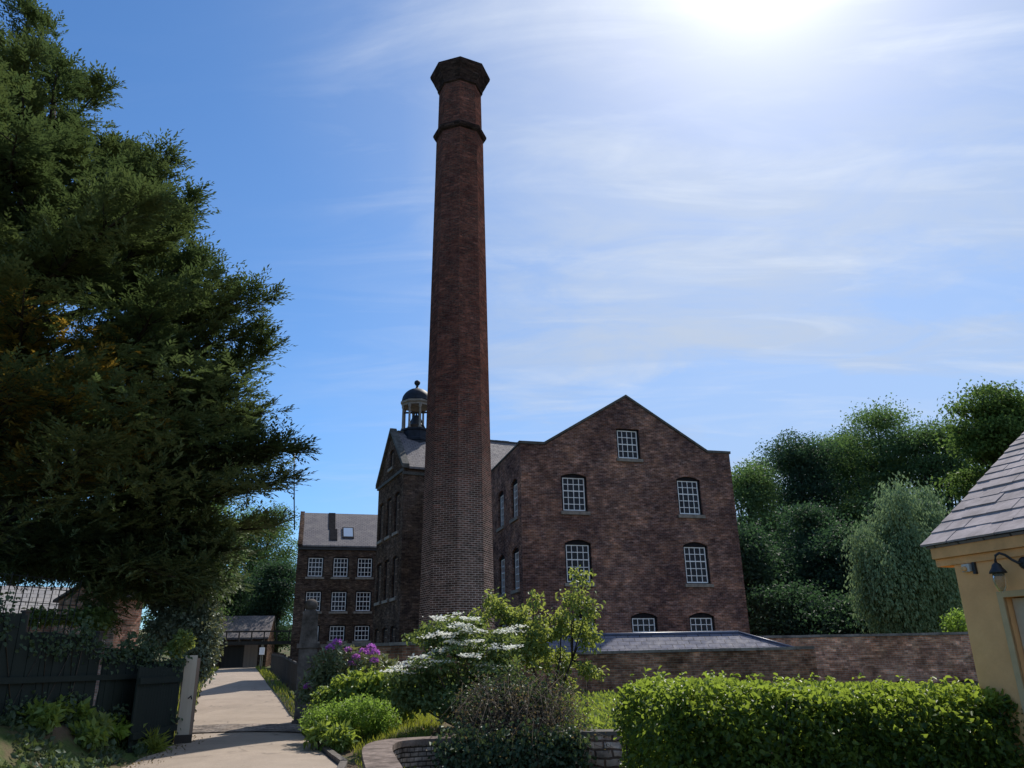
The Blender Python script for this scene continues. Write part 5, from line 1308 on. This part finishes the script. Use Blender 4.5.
# ------------------------------------------------------------------ light
SUN_EL, SUN_AZ = R(48.3), R(24.8)                # azimuth clockwise from +Y
sd_ = Vector((math.sin(SUN_AZ) * math.cos(SUN_EL), math.cos(SUN_AZ) * math.cos(SUN_EL), math.sin(SUN_EL)))
sun = bpy.data.lights.new('sun', 'SUN'); sun.energy = 4.8; sun.angle = R(.53); sun.color = (1, .94, .86)
so = bpy.data.objects.new('sun', sun); COL.objects.link(so)
so.rotation_euler = sd_.to_track_quat('Z', 'Y').to_euler()
W = bpy.data.worlds.new('World'); SC.world = W; W.use_nodes = True
nt = W.node_tree; nt.nodes.clear(); n = N(nt)
wo = nt.nodes.new('ShaderNodeOutputWorld'); bg = nt.nodes.new('ShaderNodeBackground')
sky = n.node('TexSky'); sky.sky_type = 'NISHITA'; sky.sun_disc = False; sky.sun_elevation = SUN_EL; sky.sun_rotation = SUN_AZ
sky.air_density = 1.0; sky.dust_density = .25; sky.ozone_density = 2.0; sky.altitude = 100
dirv = n.vmath('NORMALIZE', n.node('TexCoord').outputs['Generated']).outputs[0]
sp = n.node('SeparateXYZ'); n.link(dirv, sp.inputs[0])
# thin cirrus sheet: direction projected on a high flat layer
dz_ = n.math('ADD', n.math('MAXIMUM', sp.outputs[2], 0.0), .12)
cx = n.math('DIVIDE', sp.outputs[0], dz_); cy = n.math('DIVIDE', sp.outputs[1], dz_)
cb = n.node('CombineXYZ'); n.link(cx, cb.inputs[0]); n.link(cy, cb.inputs[1])
mp = n.node('Mapping'); n.link(cb.outputs[0], mp.inputs[0]); mp.inputs['Rotation'].default_value = (0, 0, R(-24)); mp.inputs['Scale'].default_value = (.8, 2.4, 1)
veil = n.noise(mp.outputs[0], .8, 9, .6, .5)
mp2 = n.node('Mapping'); n.link(cb.outputs[0], mp2.inputs[0]); mp2.inputs['Rotation'].default_value = (0, 0, R(-14)); mp2.inputs['Scale'].default_value = (.9, 3.4, 1); mp2.inputs['Location'].default_value = (3.1, 1.7, 0)
wisp = n.noise(mp2.outputs[0], 1.5, 9, .58, 1.1)
# more veil towards the sun side (east), clear blue in the west
side = n.node('MapRange'); n.link(sp.outputs[0], side.inputs['Value']); side.inputs['From Min'].default_value = -.32; side.inputs['From Max'].default_value = .32
vf = n.math('MULTIPLY', n.ramp(veil, [(.36, .42), (.5, .72), (.64, 1)]), n.ramp(side.outputs[0], [(0, .0), (.3, .14), (.45, .72), (.65, 1), (1, 1)]))
mp3 = n.node('Mapping'); n.link(cb.outputs[0], mp3.inputs[0]); mp3.inputs['Rotation'].default_value = (0, 0, R(20)); mp3.inputs['Scale'].default_value = (1.0, 1.8, 1)
mott = n.noise(mp3.outputs[0], 1.9, 10, .62, .8)
vf = n.math('MULTIPLY', vf, n.ramp(mott, [(.36, .55), (.5, .85), (.62, 1.0)]))
hzf = n.node('MapRange'); n.link(sp.outputs[2], hzf.inputs['Value']); hzf.inputs['From Min'].default_value = .62; hzf.inputs['From Max'].default_value = .12
hzs = n.math('MULTIPLY', hzf.outputs[0], n.ramp(side.outputs[0], [(.1, .15), (.6, .85), (1, 1)]))
vf = n.math('MAXIMUM', vf, n.math('MULTIPLY', hzs, .85))
wf = n.math('MULTIPLY', n.math('MULTIPLY', n.ramp(wisp, [(.48, 0), (.64, .5), (.78, 1)]), n.ramp(mott, [(.38, .25), (.6, 1.0)])), n.ramp(side.outputs[0], [(0, .04), (.4, .5), (1, .8)]))
cosang = n.vmath('DOT_PRODUCT', dirv, tuple(sd_)).outputs['Value']
cosang = n.math('MAXIMUM', cosang, 0.0)
SKYC = dict(deep=(.50, .79, 1.05))
skyc = n.mix(1.0, sky.outputs[0], n.mix(n.math('POWER', cosang, 10.0), SKYC['deep'], (1.0, .96, .98)), 'MULTIPLY')
veilc = n.mix(n.math('POWER', cosang, 6.0), (3.0, 3.8, 5.2), (4.2, 4.8, 5.8))
wispc = n.mix(n.math('POWER', cosang, 6.0), (4.3, 4.9, 5.9), (5.8, 6.3, 7.0))
colr = n.mix(wf, n.mix(vf, skyc, veilc), wispc)
glow = n.math('ADD', n.math('MULTIPLY', n.math('POWER', cosang, 360.0), 8.0), n.math('ADD', n.math('MULTIPLY', n.math('POWER', cosang, 90.0), 2.2), n.math('MULTIPLY', n.math('POWER', cosang, 22.0), .9)))
gl_ = n.vmath('SCALE', (1.0, .95, .93)); n.link(glow, gl_.inputs['Scale'])
add = n.vmath('ADD', colr, gl_.outputs[0])
n.link(add.outputs[0], bg.inputs['Color']); bg.inputs['Strength'].default_value = .13
n.link(bg.outputs[0], wo.inputs[0])

vs = SC.view_settings; vs.view_transform = 'Standard'; vs.look = 'None'; vs.exposure = 0.16; vs.gamma = 1.0; vs.use_curve_mapping = False
cy_ = SC.cycles
cy_.max_bounces = 6; cy_.diffuse_bounces = 3; cy_.glossy_bounces = 2; cy_.transmission_bounces = 4; cy_.transparent_max_bounces = 4
cy_.use_denoising = True; cy_.denoising_input_passes = 'RGB_ALBEDO_NORMAL'; cy_.denoising_prefilter = 'ACCURATE'; cy_.sample_clamp_indirect = 6.0; cy_.caustics_reflective = False; cy_.caustics_refractive = False
